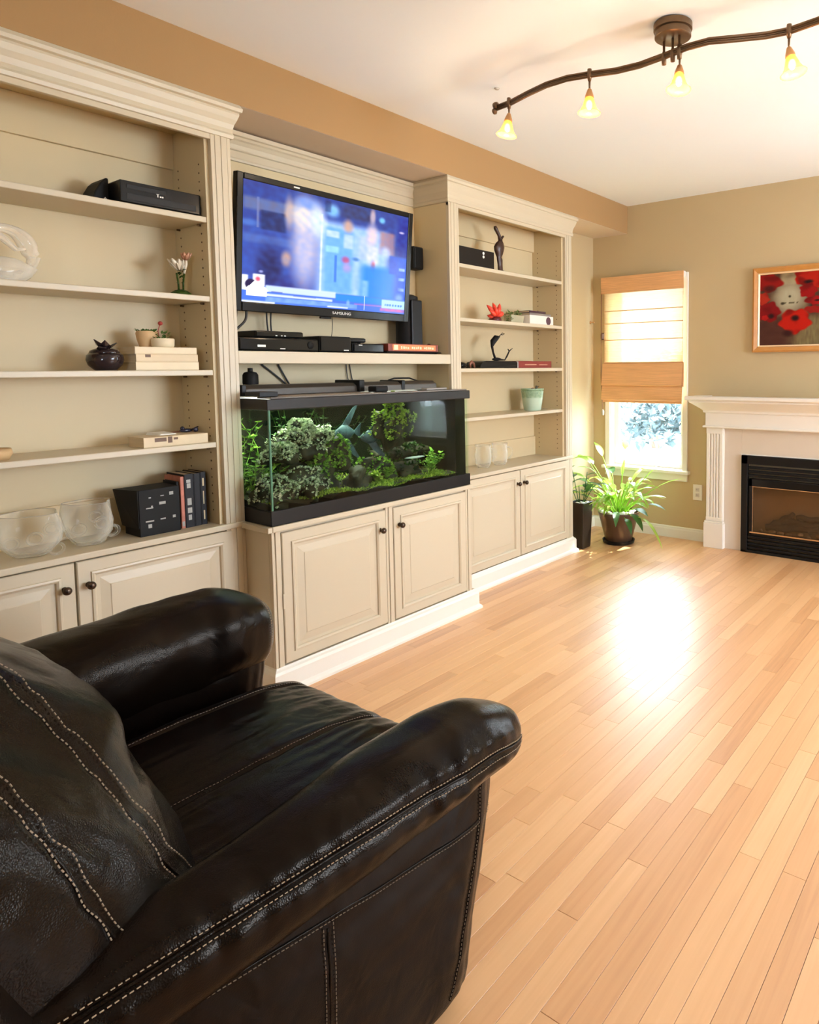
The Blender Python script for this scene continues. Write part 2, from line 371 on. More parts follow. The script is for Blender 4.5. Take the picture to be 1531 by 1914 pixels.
# ------------------------------------------------------------------ windows
def window(n, W, label):
    x0, x1, z0, z1 = W
    t = bpy.data.objects.new('window_%d' % n, None); C.objects.link(t); t.location = ((x0+x1)/2, YF, z0); struct(t, label)
    cas = MB(); y0, y1 = YF-.016, YF
    for a, b in (((x0-.04, y0, z0-.02), (x0, y1, z1+.04)), ((x1, y0, z0-.02), (x1+.04, y1, z1+.04)), ((x0, y0, z1), (x1, y1, z1+.04))): cas.box(a, b)
    cas.build('casing', M['trimw'], t, bevel=.003)
    rv = MB(); e = .006
    for a, b in (((x0, YF, z0), (x0+e, YF+.12, z1)), ((x1-e, YF, z0), (x1, YF+.12, z1)), ((x0, YF, z1-e), (x1, YF+.12, z1)), ((x0, YF, z0), (x1, YF+.12, z0+e))): rv.box(a, b)
    rv.build('jamb', M['trimw'], t)
    bx('sill', (x0-.06, YF-.045, z0-.02), (x1+.06, YF+.03, z0+.004), M['trimw'], t, .004)
    bx('apron', (x0-.04, YF-.018, z0-.075), (x1+.04, YF, z0-.02), M['trimw'], t, .003)
    zm = (z0+z1)/2
    for (za, zb, yy) in ((z0+.006, zm+.015, YF+.055), (zm-.015, z1-.006, YF+.085)):
        s = MB(); fw = .036
        for a, b in (((x0+.006, yy, za), (x0+.006+fw, yy+.028, zb)), ((x1-.006-fw, yy, za), (x1-.006, yy+.028, zb)),
                     ((x0+.006+fw, yy, za), (x1-.006-fw, yy+.028, za+fw)), ((x0+.006+fw, yy, zb-fw*.8), (x1-.006-fw, yy+.028, zb))): s.box(a, b)
        so = s.build('sash', M['trimw'], t, bevel=.002)
        B((x0+.006+fw, yy+.012, za+fw), (x1-.006-fw, yy+.015, zb-fw*.8)).build('pane', M['glass'], so)
    lk = MB().box(((x0+x1)/2-.03, YF+.045, zm+.0), ((x0+x1)/2+.03, YF+.057, zm+.012)).build('sash_lock', M['trimw'], t)
    return t
window(1, W1, 'white sash window with a raised bamboo blind over its top')
window(2, W2, 'white sash window right of the fireplace')
# sheer curtain on the right hand window
sheer = translucent('sheer_curtain', (.85, .86, .84), (.9, .92, .92), .35, gaps=.55)
t = thing('sheer_curtain', 'white sheer curtain hanging at the window right of the fireplace', 'curtain', (-.085, 4.49, 1.96))
for xa, xb in ((-.40, -.13), (-.04, .23)):
    n_ = 60; vs = []
    for i in range(n_+1):
        for z in (1.955, 1.2, .57): vs.append((xa+(xb-xa)*i/n_, 4.488+.010*math.sin(i*.95)*(1.0 if z < 1.9 else .6), z))
    MB().add(vs, [(i*3+k, i*3+k+1, i*3+k+4, i*3+k+3) for i in range(n_) for k in (0, 1)]).build('panel', sheer, t, smooth=True)
MB().tube([(-.44, 4.486, 1.96), (.27, 4.486, 1.96)], .006, 10).build('rod', M['trimw'], t, smooth=True)
def fill_window(n, ax, a0, a1, z0, z1, pos, nm, label):  # unseen openings, added to let fill daylight into the room
    t = bpy.data.objects.new('window_%d' % n, None); C.objects.link(t); struct(t, label)
    t.location = ((a0+a1)/2, pos, z0) if ax == 'x' else (pos, (a0+a1)/2, z0)
    mb = MB(); fr = .06; cs = [a0, a1-fr]+[a0+(a1-a0)*k/nm-fr/2 for k in range(1, nm)]
    def bb(p, q, u, v):
        mb.box((p, pos-.05, u), (q, pos+.05, v)) if ax == 'x' else mb.box((pos-.05, p, u), (pos+.05, q, v))
    for c in cs: bb(c, c+fr, z0, z1)
    for z in (z0, z1-fr): bb(a0, a1, z, z+fr)
    mb.build('frame', M['trimw'], t); return t
fill_window(3, 'x', .8, 1.6, 1.05, 2.05, YN-.06, 1, 'unseen opening behind the viewer, added for fill daylight')
fill_window(4, 'y', 2.2, 3.9, .65, 2.05, XR+.06, 3, 'unseen side opening, added for fill daylight')

# ------------------------------------------------------------------ cabinetry
def door(root, xf, y0, y1, z0, z1, knob_y, knob_z, ins=.052, t=.020, hinge=None):
    """raised-panel door facing +x, front face at x=xf"""
    mb = MB(); X = xf
    def ring(i, x): return [(x, y0+i, z0+i), (x, y1-i, z0+i), (x, y1-i, z1-i), (x, y0+i, z1-i)]
    seq = [(.0, X-t), (.0, X-.003), (.003, X), (ins-.014, X), (ins-.012, X+.005), (ins-.006, X+.006), (ins, X+.002), (ins+.002, X-.003), (ins+.002, X-t)]
    mb.rings([ring(*q) for q in seq], caps=False, closed=True)
    d = mb.build('door', M['white'], root)
    i0 = ins+.0021; pb = MB()
    seq = [(i0, X-t+.002), (i0, X-.005), (i0+.012, X-.005), (i0+.040, X-.001), (i0+.043, X+.001)]
    pb.rings([ring(*q) for q in seq], caps=True)
    pb.build('raised_panel', M['white'], d)
    k = MB().lathe([(.0095, 0), (.0095, .002), (.005, .005), (.0045, .012), (.011, .017), (.0135, .023), (.012, .029), (.006, .033), (.001, .0335)], (X, knob_y, knob_z), 20, axis='x')
    k.build('knob', M['knob'], d, smooth=True)
    if hinge:
        bx('hinge', (X-.002, hinge-.004, z0+.22), (X+.003, hinge+.003, z0+.28), M['white'], d)
    return d
crown_prof = [(0, 2.135), (.010, 2.138), (.013, 2.150), (.010, 2.158), (.010, 2.172), (.014, 2.190), (.022, 2.208), (.028, 2.226), (.028, 2.234), (.036, 2.238), (.038, 2.250), (.030, 2.2645), (0, 2.2645)]
crown2 = [(0, 2.140), (.008, 2.142), (.010, 2.150), (.008, 2.156), (.008, 2.182), (.014, 2.186), (.014, 2.192), (.018, 2.206), (.026, 2.220), (.032, 2.226), (.032, 2.236), (.040, 2.240), (.042, 2.256), (0, 2.256)]
plinth_prof = [(0, 0), (.030, 0), (.030, .010), (.024, .018), (.017, .024), (.017, .082), (.012, .092), (.004, .098), (0, .105)]
def stile(root, y0, y1, z0, z1, xf=-2.52):
    mb = MB().box((xf-.02, y0, z0), (xf-.0012, y1, z1)); w_ = y1-y0
    for a, b, h in ((0, .17, 0), (.21, .48, .0015), (.52, .79, .0015), (.83, 1, 0)):
        mb.box((xf-.0012, y0+w_*a, z0), (xf+h, y0+w_*b, z1))
    return mb.build('stile', M['white'], root, bevel=.0025)
SHZ = (1.832, 1.539, 1.262, .987)
def bookcase(y0, y1, label, rdoor=True):
    t = thing('bookcase', label, 'bookcase', (-2.65, (y0+y1)/2, 0), 'built-in bookcases with panelled doors'); ym = (y0+y1)/2
    bx('back_panel', (-2.798, y0, .1), (-2.78, y1, 2.2), M['inside'], t, 0)
    for a, s in ((y0, 1), (y1, -1)):
        sp = bx('side_panel', (-2.78, a, 0), (-2.54, a+s*.09, 2.2), M['inside'], t, .001)
        pin = MB(); yy = a+s*.0905; z = .72
        while z < 2.05:
            if all(abs(z-h+.01) > .025 for h in SHZ):
                for xx in (-2.735, -2.582): pin.lathe([(.0034, -.0009), (.0034, .0001), (.0024, .0002), (.0024, -.0009)], (xx, yy, z), 8, axis='y')
            z += .032
        pn = pin.build('peg_holes', M['bronze'], sp); pn['kind'] = 'stuff'
    bx('top_panel', (-2.78, y0+.09, 2.178), (-2.54, y1-.09, 2.198), M['inside'], t, 0)
    bx('cleat', (-2.78, y0+.09, 2.042), (-2.764, y1-.09, 2.178), M['inside'], t, .002)
    bx('cleat', (-2.78, y0+.09, .667), (-2.768, y1-.09, .793), M['inside'], t, .002)
    bx('top_rail', (-2.54, y0, 2.118), (-2.522, y1, 2.2), M['white'], t, .002)
    for a, b in ((y0, y0+.075), (y1-.075, y1)): stile(t, a, b, .10, 2.137)
    sweep([(-2.78, y0), (-2.525, y0), (-2.525, y1), (-2.78, y1)], crown_prof, 1).build('crown_moulding', M['white'], t)
    for z in SHZ:
        s = bx('shelf', (-2.779, y0+.0915, z-.021), (-2.538, y1-.0915, z), M['white'], t, .003)
        pg = MB()
        for yy, q in ((y0+.093, 1), (y1-.093, -1)):
            for xx in (-2.735, -2.582): pg.lathe([(.004, 0), (.004, q*.012), (.0015, q*.013)], (xx, yy, z-.026), 8, axis='y')
        pg.build('shelf_pegs', M['bronze'], s)['kind'] = 'stuff'
    bx('carcass', (-2.78, y0+.001, .02), (-2.541, y1-.001, .645), M['inside'], t, 0)
    bx('counter', (-2.779, y0+.0, .645), (-2.512, y1-.0, .667), M['white'], t, .004)
    bx('face_frame', (-2.541, y0+.002, .1), (-2.538, y1-.002, .645), M['white'], t, 0)
    sweep([(-2.52, y0), (-2.52, y1), (-2.78, y1)], plinth_prof, 1).build('plinth', M['trimw'], t)
    bx('plinth_core', (-2.78, y0+.001, .0), (-2.522, y1-.001, .104), M['white'], t, 0)
    door(t, -2.517, y0+.052, ym-.003, .110, .640, ym-.034, .560)
    door(t, -2.517, ym+.003, y1-.052, .110, .640, ym+.034, .560)
    return t
bookcase(.290, 1.450, 'cream built-in bookcase nearest the viewer, behind the leather recliner')
bookcase(2.629, 3.793, 'cream built-in bookcase beside the window, right of the fish tank')

# middle bay: back panel, media shelf, crown
t = thing('media_bay', 'cream recessed bay with a thick shelf behind the television', 'shelf', (-2.7, 2.04, 1.28))
bx('back_panel', (-2.798, 1.4505, .60), (-2.781, 2.6285, 2.2645), M['inside'], t, 0)
bx('shelf', (-2.780, 1.4505, 1.286), (-2.522, 2.6285, 1.336), M['white'], t, .003)
sweep([(-2.7805, 1.452), (-2.7805, 2.627)], crown2, 1).build('crown_moulding', M['white'], t)
# aquarium stand
t = thing('aquarium_cabinet', 'cream two-door cabinet projecting forward under the fish tank', 'cabinet', (-2.56, 2.01, 0))
bx('carcass', (-2.778, 1.4515, .02), (-2.366, 2.570, .640), M['white'], t, .001)
bx('counter', (-2.778, 1.4515, .640), (-2.335, 2.578, .662), M['white'], t, .004)
B((-2.5175, 1.432, .6402), (-2.3352, 1.4514, .6618)).build('counter_lip', M['white'], t, bevel=.003)
for a, b in ((1.4515, 1.489), (2.008, 2.048), (2.534, 2.571)):
    mb = MB().box((-2.366, a, .10), (-2.350, b, .6395)); w_ = b-a
    mb.box((-2.350, a+w_*.0, .10), (-2.346, a+w_*.3, .6395)); mb.box((-2.350, a+w_*.42, .10), (-2.345, b, .6395))
    mb.build('stile', M['white'], t, bevel=.002)
bx('rail', (-2.366, 1.489, .10), (-2.362, 2.534, .6395), M['white'], t, 0)
sweep([(-2.488, 1.452), (-2.345, 1.452), (-2.345, 2.590), (-2.488, 2.590)], plinth_prof, 1).build('plinth', M['trimw'], t)
bx('plinth_core', (-2.5, 1.453, 0), (-2.347, 2.589, .104), M['white'], t, 0)
door(t, -2.342, 1.492, 2.005, .112, .630, 1.972, .545, hinge=1.492)
door(t, -2.342, 2.051, 2.531, .112, .630, 2.083, .548)

# ------------------------------------------------------------------ fireplace surround + insert
t = thing('fireplace_mantel', 'white painted fireplace mantel with fluted pilasters on the end wall', 'fireplace', (-1.1, 4.46, 0)); fx = -1.1
bx('surround_slab', (-1.70, 4.43, 0), (-1.56, YF-.001, .845), M['slab'], t, .001)
bx('surround_slab', (-.64, 4.43, 0), (-.50, YF-.001, .845), M['slab'], t, .001)
bx('surround_slab', (-1.56, 4.43, .665), (-.64, YF-.001, .845), M['slab'], t, .001)
bx('slab_edge', (-1.566, 4.426, .0), (-1.558, 4.431, .668), M['trimw'], t, .001); bx('slab_edge', (-1.566, 4.426, .664), (-.634, 4.431, .671), M['trimw'], t, .001)
for x0 in (-1.808, -.517):
    x1 = x0+.125; mb = MB().box((x0, 4.412, .19), (x1, YF-.001, .845))
    e = [x0+.004, x0+.028, x0+.036, x0+.051, x0+.057, x0+.070, x0+.076, x0+.090, x0+.098, x1-.004]
    for k in range(0, 10, 2): mb.box((e[k], 4.402, .19), (e[k+1], 4.412, .845))
    mb.box((x0+.003, 4.4000, .189), (x1-.003, 4.4115, .215)); mb.box((x0+.003, 4.4000, .80), (x1-.003, 4.4115, .8445))
    mb.build('pilaster', M['mantel'], t, bevel=.002)
    b = MB().box((x0-.010, 4.388, 0), (x1+.008, YF-.001, .175)); b.box((x0-.006, 4.392, .175), (x1+.004, YF-.001, .188)); b.build('plinth_block', M['mantel'], t, bevel=.003)
bx('frieze', (-1.812, 4.398, .845), (-.388, YF-.001, .965), M['mantel'], t, .002)
bx('frieze_bead', (-1.830, 4.384, .842), (-.370, YF-.001, .856), M['mantel'], t, .005)
mp = [(0, .945), (.012, .948), (.014, .962), (.028, .975), (.050, .992), (.074, 1.010), (.088, 1.020), (.088, 1.030), (.104, 1.034), (.110, 1.040), (.110, 1.056), (.104, 1.060), (0, 1.060)]
sweep([(-1.812, 4.519), (-1.812, 4.398), (-.388, 4.398), (-.388, 4.519)], mp, 1).build('mantel_shelf', M['mantel'], t)
t = thing('gas_fireplace', 'black gas fireplace insert with louvres and brass-edged smoked glass', 'fireplace', (-1.1, 4.45, 0))
x0, x1 = -1.558, -.642
mb = MB(); yf = 4.412
for a, b in (((x0, yf, 0), (x0+.045, yf+.03, .663)), ((x1-.045, yf, 0), (x1, yf+.03, .663)), ((x0, yf, .605), (x1, yf+.03, .663)), ((x0, yf, 0), (x1, yf+.03, .018))): mb.box(a, b)
mb.build('outer_frame', M['black'], t, bevel=.003)
for z in (.578, .551, .524): bx('louvre', (x0+.046, yf+.003, z-.006), (x1-.046, yf+.030, z+.013), M['black'], t, .005)
for z in (.108, .083, .058, .033): bx('louvre', (x0+.046, yf+.003, z-.008), (x1-.046, yf+.030, z+.009), M['black'], t, .005)
mb = MB(); a0, a1 = x0+.052, x1-.052
for a, b in (((a0, yf+.006, .128), (a0+.026, yf+.03, .507)), ((a1-.026, yf+.006, .128), (a1, yf+.03, .507)), ((a0, yf+.006, .455), (a1, yf+.03, .507)), ((a0, yf+.006, .120), (a1, yf+.03, .140))): mb.box(a, b)
mb.build('door_frame', M['gloss'], t, bevel=.004)
for a, b in (((a0+.01, yf+.001, .138), (a1-.01, yf+.010, .147)), ((a0+.022, yf+.006, .452), (a1-.022, yf+.012, .456)), ((a0+.026, yf+.006, .14), (a0+.029, yf+.012, .452))): bx('brass_trim', a, b, M['brass'], t, .001)
bx('glass_front', (a0+.026, yf+.014, .145), (a1-.026, yf+.018, .454), M['fireglass'], t, 0)
fb = MB(); g0, g1 = a0, a1
fb.box((g0, YF-.025, .12), (g1, YF-.02, .5)); fb.box((g0, yf+.03, .12), (g0+.006, YF-.02, .5)); fb.box((g1-.006, yf+.03, .12), (g1, YF-.02, .5)); fb.box((g0, yf+.03, .12), (g1, YF-.02, .127)); fb.box((g0, yf+.03, .495), (g1, YF-.02, .5))
fb.build('firebox', mat('tan_refractory_panel', (.24, .15, .08), .8, noise_amt=.2, scale=8), t)
lm = mat('charred_ceramic_log', (.06, .038, .024), .9, noise_amt=.5, scale=20, bump=.6, bump_scale=40)
le = mat('ceramic_ember', (.22, .14, .07), .9, noise_amt=.3, scale=30, bump=.5, bump_scale=60)
random.seed(5)
for (p, q, r) in (((-1.40, 4.470, .175), (-1.05, 4.468, .205), .024), ((-1.30, 4.476, .225), (-.80, 4.474, .235), .022), ((-1.36, 4.464, .200), (-1.22, 4.478, .285), .018), ((-1.12, 4.464, .18), (-.86, 4.468, .255), .022), ((-1.20, 4.472, .265), (-.95, 4.474, .262), .018)):
    P = [Vector(p).lerp(Vector(q), k/8)+Vector((0, 0, .006*math.sin(k*1.7))) for k in range(9)]
    MB().tube(P, [r*(.85+.25*random.random()) for _ in P], 10).build('log', lm, t, smooth=True, auto=.9)
for k in range(12):
    MB().ico((-1.42+k*.06+random.uniform(-.015, .015), 4.452+random.uniform(0, .02), .142+random.uniform(0, .02)), random.uniform(.014, .024), 2, (1.1, .7, .8), .3, k).build('ember', le, t, smooth=True)

# ------------------------------------------------------------------ bamboo roman blind
bam = translucent('bamboo_reed_weave', (.66, .40, .17), (.95, .70, .34), .13, stripes=240, gaps=.013)
bamd = translucent('bamboo_valance_weave', (.82, .44, .19), (.5, .25, .08), .06, stripes=240)
t = thing('roman_blind', 'honey bamboo roman blind, half lowered over the window', 'blind', (-2.35, 4.48, 1.94)); b0, b1 = -2.690, -2.008
bx('headrail', (b0+.004, 4.465, 1.905), (b1-.004, 4.503, 1.945), M['trimw'], t, .002)
def sheet(name, zs, ys, m, y_off=0, th=.0022, x0=b0, x1=b1, nx=12):
    mb = MB(); rs = []
    for i in range(nx+1):
        x = x0+(x1-x0)*i/nx; wv = .0012*math.sin(i*1.3+len(zs))
        if th == 0: rs.append([(x, y+wv, z) for y, z in zip(ys, zs)]); continue
        rs.append([(x, y+wv, z) for y, z in zip(ys, zs)] + [(x, y+wv+th, z) for y, z in reversed(list(zip(ys, zs)))])
    if th == 0:      # a single layer of woven reed
        n = len(ys); mb.add([p for r in rs for p in r], [(i*n+k, i*n+k+1, (i+1)*n+k+1, (i+1)*n+k) for i in range(nx) for k in range(n-1)])
        return mb.build(name, m, t, smooth=False)
    return mb.rings(rs).build(name, m, t, smooth=False)
sheet('valance', [1.945, 1.90, 1.86, 1.822], [4.456, 4.455, 4.456, 4.458], bamd, th=.004)
bz = [1.90, 1.690, 1.595, 1.470, 1.300]
for k in range(4):
    z1, z0 = bz[k]+.004, bz[k+1]-.003
    sheet('blind_panel', [z1, (z1+z0)/2, z0], [4.4815, 4.483, 4.4805], bam, x0=b0+.012, x1=b1-.012, th=0)
    bx('batten', (b0+.010, 4.4735, bz[k+1]-.003), (b1-.010, 4.4800, bz[k+1]+.002), bamd, t, .001)
sheet('blind_panel', [1.298, 1.22, 1.16, 1.120], [4.478, 4.479, 4.477, 4.474], bamd, x0=b0+.006, x1=b1-.006, th=.006)
sheet('fold', [1.290, 1.22, 1.155, 1.130, 1.122, 1.127], [4.470, 4.462, 4.452, 4.447, 4.452, 4.466], bamd, x0=b0+.004, x1=b1-.01)
sheet('fold', [1.128, 1.08, 1.035, 1.018, 1.013, 1.02], [4.466, 4.458, 4.451, 4.449, 4.455, 4.466], bamd, x0=b0+.002, x1=b1-.012)
sheet('fold', [1.12, 1.06, 1.01, .998, .995, 1.0], [4.476, 4.470, 4.464, 4.462, 4.466, 4.474], bamd, x0=b0+.008, x1=b1-.014)
cord = MB(); cord.tube([(-2.697, 4.47, 1.93), (-2.698, 4.468, 1.6), (-2.696, 4.466, 1.3), (-2.690, 4.466, 1.05), (-2.684, 4.466, .94)], .0022, 6)
cord.tube([(-2.692, 4.47, 1.93), (-2.694, 4.466, 1.5), (-2.700, 4.464, 1.2), (-2.69, 4.466, 1.05)], .0018, 6); cord.build('cord', mat('brown_cord', (.25, .13, .07), .8), t)
MB().lathe([(.001, -.045), (.010, -.04), (.011, -.01), (.006, 0), (.002, .004)], (-2.684, 4.466, .935), 10).build('tassel', mat('cord_tassel', (.40, .36, .28), .7), t, smooth=True)
MB().box((-2.712, 4.486, 1.475), (-2.682, 4.5195, 1.530)).box((-2.708, 4.474, 1.483), (-2.688, 4.487, 1.522)).build('cord_cleat', mat('brown_cleat', (.14, .08, .05), .5), t, bevel=.004)
# wall hook beside the window
mb = MB().lathe([(.012, 0), (.012, .004), (.005, .007), (.004, .03), (.007, .034), (.001, .036)], (XL, 4.475, 1.612), 14, axis='x')
o = mb.build('wall_hook', M['copper'], smooth=True, origin=(XL, 4.475, 1.612)); tag(o, 'small brass curtain hook on the wall left of the window', 'hook')
# outlet
t = thing('wall_outlet', 'white wall outlet low on the wall between window and mantel', 'outlet', (-1.915, 4.519, .30))
bx('cover_plate', (-1.950, 4.511, .298), (-1.880, 4.5195, .412), M['trimw'], t, .003)
for z in (.322, .362): 
    r = bx('socket', (-1.930, 4.508, z), (-1.900, 4.5115, z+.028), mat('outlet_socket', (.62, .58, .52), .4), t, .004)
    for dx in (-.006, .006): bx('slot', (-1.915+dx-.001, 4.5072, z+.010), (-1.915+dx+.001, 4.5085, z+.020), M['black'], r, 0)
# ------------------------------------------------------------------ television
def lin(c): return tuple((x/255)**2.2 for x in c)
def blend(a, b, t): return tuple(p+(q-p)*t for p, q in zip(a, b))
def sm(x, a, b):
    t = max(0, min(1, (x-a)/(b-a))); return t*t*(3-2*t)
def blob(u, v, cx, cy, rx, ry, soft=.5):
    if soft > .2: soft = max(soft, .7)
    d = math.sqrt(((u-cx)/rx)**2+((v-cy)/ry)**2); return 1-sm(d, 1-soft, 1+soft*.6)
def rect(u, v, a, b, c, d, s=.008): return sm(u, a-s, a+s)*(1-sm(u, b-s, b+s))*sm(v, c-s, c+s)*(1-sm(v, d-s, d+s))
def tv_col(u, v):
    y = 1-v      # y down from the top
    c = blend((45, 45, 105), (55, 70, 160), y)
    n = noise.noise(Vector((u*9, v*9, 0)))*.5+.5; n2 = noise.noise(Vector((u*30, v*22, 3)))*.5+.5
    c = blend(c, (70, 90, 165), .45*n)
    c = blend(c, (110, 108, 130), .8*rect(u, y, .0, .42, .13, .23, .02)); c = blend(c, (35, 32, 62), .8*rect(u, y, .09, .22, .22, .38, .01))
    c = blend(c, (120, 118, 150), .8*rect(u, y, .068, .080, .12, .37, .003)); c = blend(c, (85, 120, 190), .7*blob(u, y, .03, .34, .05, .03))
    c = blend(c, (90, 110, 170), .6*rect(u, y, 0, .26, .43, .50, .02))
    c = blend(c, (34, 26, 66), .95*blob(u, y, .14, .70, .075, .22, .3)); c = blend(c, (40, 30, 90), .9*blob(u, y, .24, .90, .13, .14, .4))
    # bright standing figures
    c = blend(c, (175, 205, 245), .95*rect(u, y, .40, .86, .20, .98, .04)); c = blend(c, (100, 165, 240), .8*rect(u, y, .44, .62, .25, .85, .02))
    c = blend(c, (205, 190, 205), .95*blob(u, y, .33, .45, .085, .42, .35)); c = blend(c, (250, 225, 200), .9*blob(u, y, .31, .20, .07, .13, .5))
    c = blend(c, (222, 180, 150), .8*blob(u, y, .235, .20, .025, .14, .6)); c = blend(c, (130, 150, 210), .9*blob(u, y, .335, .085, .065, .055, .4))
    c = blend(c, (235, 240, 255), .9*blob(u, y, .40, .22, .05, .16, .6)); c = blend(c, (240, 248, 255), .9*rect(u, y, .418, .428, .15, .93, .004))
    c = blend(c, (215, 160, 125), .85*blob(u, y, .225, .60, .028, .07, .6)); c = blend(c, (205, 220, 250), .9*rect(u, y, .45, .53, .28, .34, .01))
    c = blend(c, (170, 225, 250), .8*rect(u, y, .45, .53, .42, .48, .01)); c = blend(c, (60, 105, 215), .8*rect(u, y, .505, .520, .50, .75, .004))
    c = blend(c, (150, 215, 250), .85*blob(u, y, .485, .10, .045, .06, .4)); c = blend(c, (35, 35, 70), .9*rect(u, y, .44, .475, .02, .12, .01)*.7)
    c = blend(c, (55, 50, 78), .9*rect(u, y, .54, .74, .01, .14, .03)); c = blend(c, (212, 158, 125), .95*blob(u, y, .585, .215, .035, .065, .3))
    c = blend(c, (200, 215, 240), .9*rect(u, y, .56, .62, .29, .42, .012)); c = blend(c, (190, 200, 235), .9*rect(u, y, .66, .73, .28, .5, .02))
    c = blend(c, (205, 70, 100), .9*blob(u, y, .575, .53, .028, .035, .3)); c = blend(c, (190, 150, 205), .8*blob(u, y, .585, .60, .03, .05, .5))
    c = blend(c, (60, 110, 170), .8*blob(u, y, .64, .51, .025, .02, .5))
    c = blend(c, (245, 205, 195), .95*blob(u, y, .745, .26, .042, .12, .4)); c = blend(c, (232, 222, 240), .9*rect(u, y, .72, .79, .36, .74, .02))
    c = blend(c, (225, 90, 80), .9*blob(u, y, .758, .555, .017, .055, .4)); c = blend(c, (215, 175, 165), .9*blob(u, y, .745, .075, .02, .08, .5))
    c = blend(c, (130, 210, 235), .9*blob(u, y, .81, .09, .022, .03, .4)); c = blend(c, (175, 120, 115), .85*rect(u, y, .80, .905, .20, .42, .02))
    c = blend(c, (205, 215, 240), .85*blob(u, y, .84, .40, .04, .06, .5)); c = blend(c, (30, 120, 225), .92*rect(u, y, .68, .92, .55, .96, .04))
    c = blend(c, (25, 60, 180), .9*rect(u, y, .875, .935, .42, .60, .01)); c = blend(c, (185, 215, 250), .6*rect(u, y, .69, .73, .7, .9, .015))
    c = blend(c, (38, 35, 120), .92*rect(u, y, .925, 1.1, .02, .42, .02)); c = blend(c, (25, 70, 190), .92*rect(u, y, .93, 1.1, .42, .87, .02))
    for yy in (.53, .63, .735): c = blend(c, (180, 200, 245), .85*rect(u, y, .945, .99, yy, yy+.03, .006)*(.4+n2))
    c = blend(c, (150, 175, 235), .7*blob(u, y, .955, .84, .03, .05, .3)); c = blend(c, (225, 200, 220), .9*blob(u, y, .955, .17, .02, .012, .5))
    c = blend(c, (60, 120, 230), .35*n2)
    # ticker
    if y > .83:
        c = blend(c, (70, 110, 215), rect(u, y, -.1, 1.1, .855, 1.1, .006))
        c = blend(c, (195, 212, 245), .95*rect(u, y, .12, .52, .845, .90, .005)); c = blend(c, (45, 130, 225), .95*rect(u, y, .52, .83, .86, .92, .005))
        c = blend(c, (222, 230, 250), .9*rect(u, y, .12, .50, .918, .936, .004)); c = blend(c, (120, 160, 235), .8*rect(u, y, .12, .66, .945, .985, .004)*(.5+n2))
        c = blend(c, (80, 85, 160), .8*rect(u, y, .15, .21, .893, .899, .002)); c = blend(c, (40, 50, 120), .8*rect(u, y, .27, .40, .913, .919, .002))
        c = blend(c, (210, 110, 170), .8*rect(u, y, .64, .90, .934, .942, .003)); c = blend(c, (170, 215, 245), .9*rect(u, y, .83, 1.1, .868, .955, .005))
        if rect(u, y, .85, .98, .905, .93) > .5: c = blend(c, (60, 110, 190), .9 if int(u*150) % 3 else .1)
        c = blend(c, (230, 90, 150), .85*rect(u, y, .82, 1.0, .955, .985, .004)*(.3+n2)); c = blend(c, (240, 245, 255), .9*rect(u, y, .0, .17, .986, 1.1, .003))
        c = blend(c, (240, 245, 255), .9*rect(u, y, .47, .60, .978, .99, .003)); c = blend(c, (130, 170, 240), .9*blob(u, y, .60, .935, .012, .03, .3))
        c = blend(c, (230, 240, 255), .9*rect(u, y, .706, .709, .85, .99, .001))
    # channel bug, lower left
    c = blend(c, (245, 246, 252), rect(u, y, .055, .115, .76, .86, .006)); c = blend(c, (240, 240, 250), rect(u, y, .0, .03, .775, .90, .006))
    c = blend(c, (40, 30, 70), blob(u, y, .045, .85, .030, .045, .15)); c = blend(c, (250, 250, 255), 1 if (abs(u-.075) < (y-.80)*.62 and y < .90) or (abs(u-.075) < .052 and .885 < y < .945) else 0)
    c = blend(c, (220, 60, 90), .9*blob(u, y, .080, .80, .014, .022, .3)); c = blend(c, (170, 175, 230), .8*blob(u, y, .095, .735, .012, .012, .4))
    return lin(tuple(min(255, max(0, q)) for q in c))
t = thing('television', 'large black flat-screen television showing a news programme', 'television', (-2.62, 1.97, 1.5))
A0, A1, H0, H1 = 1.503, 2.428, 1.500, 2.043; XB, XT = -2.625, -2.570
def tvp(a, h, off=0): # a along y, h 0..1 up, off normal
    return (XB+(XT-XB)*h+off, A0+(A1-A0)*a, H0+(H1-H0)*h-off*.1)
mb = MB()
def slab(mb, a0, a1, h0, h1, o0, o1):
    mb.add([tvp(a0, h0, o0), tvp(a1, h0, o0), tvp(a1, h1, o0), tvp(a0, h1, o0), tvp(a0, h0, o1), tvp(a1, h0, o1), tvp(a1, h1, o1), tvp(a0, h1, o1)],
           [(0, 3, 2, 1), (4, 5, 6, 7), (0, 1, 5, 4), (1, 2, 6, 5), (2, 3, 7, 6), (3, 0, 4, 7)])
slab(mb, 0, .031, 0, 1, -.03, 0); slab(mb, .969, 1, 0, 1, -.03, 0); slab(mb, .031, .969, .955, 1, -.03, 0); slab(mb, .031, .969, 0, .072, -.03, 0)
mb.build('bezel', M['screenframe'], t, bevel=.004)
mb = MB(); slab(mb, .02, .98, .02, .98, -.045, -.012); slab(mb, .2, .8, .15, .8, -.075, -.045); mb.build('housing', M['black'], t, bevel=.004)
def scr_mat():
    m, nt, b = nodes('lit_screen'); a = N(nt, 'ShaderNodeAttribute'); a.attribute_name = 'col'
    b.inputs['Base Color'].default_value = (.01, .01, .012, 1); b.inputs['Roughness'].default_value = .12; b.inputs['Specular IOR Level'].default_value = .12
    nt.links.new(a.outputs['Color'], b.inputs['Emission Color']); b.inputs['Emission Strength'].default_value = 1.45
    return m
color_mesh('screen', scr_mat(), t, 240, 136, tv_col, lambda u, v: tvp(.031+.938*u, .072+.883*v, -.004))
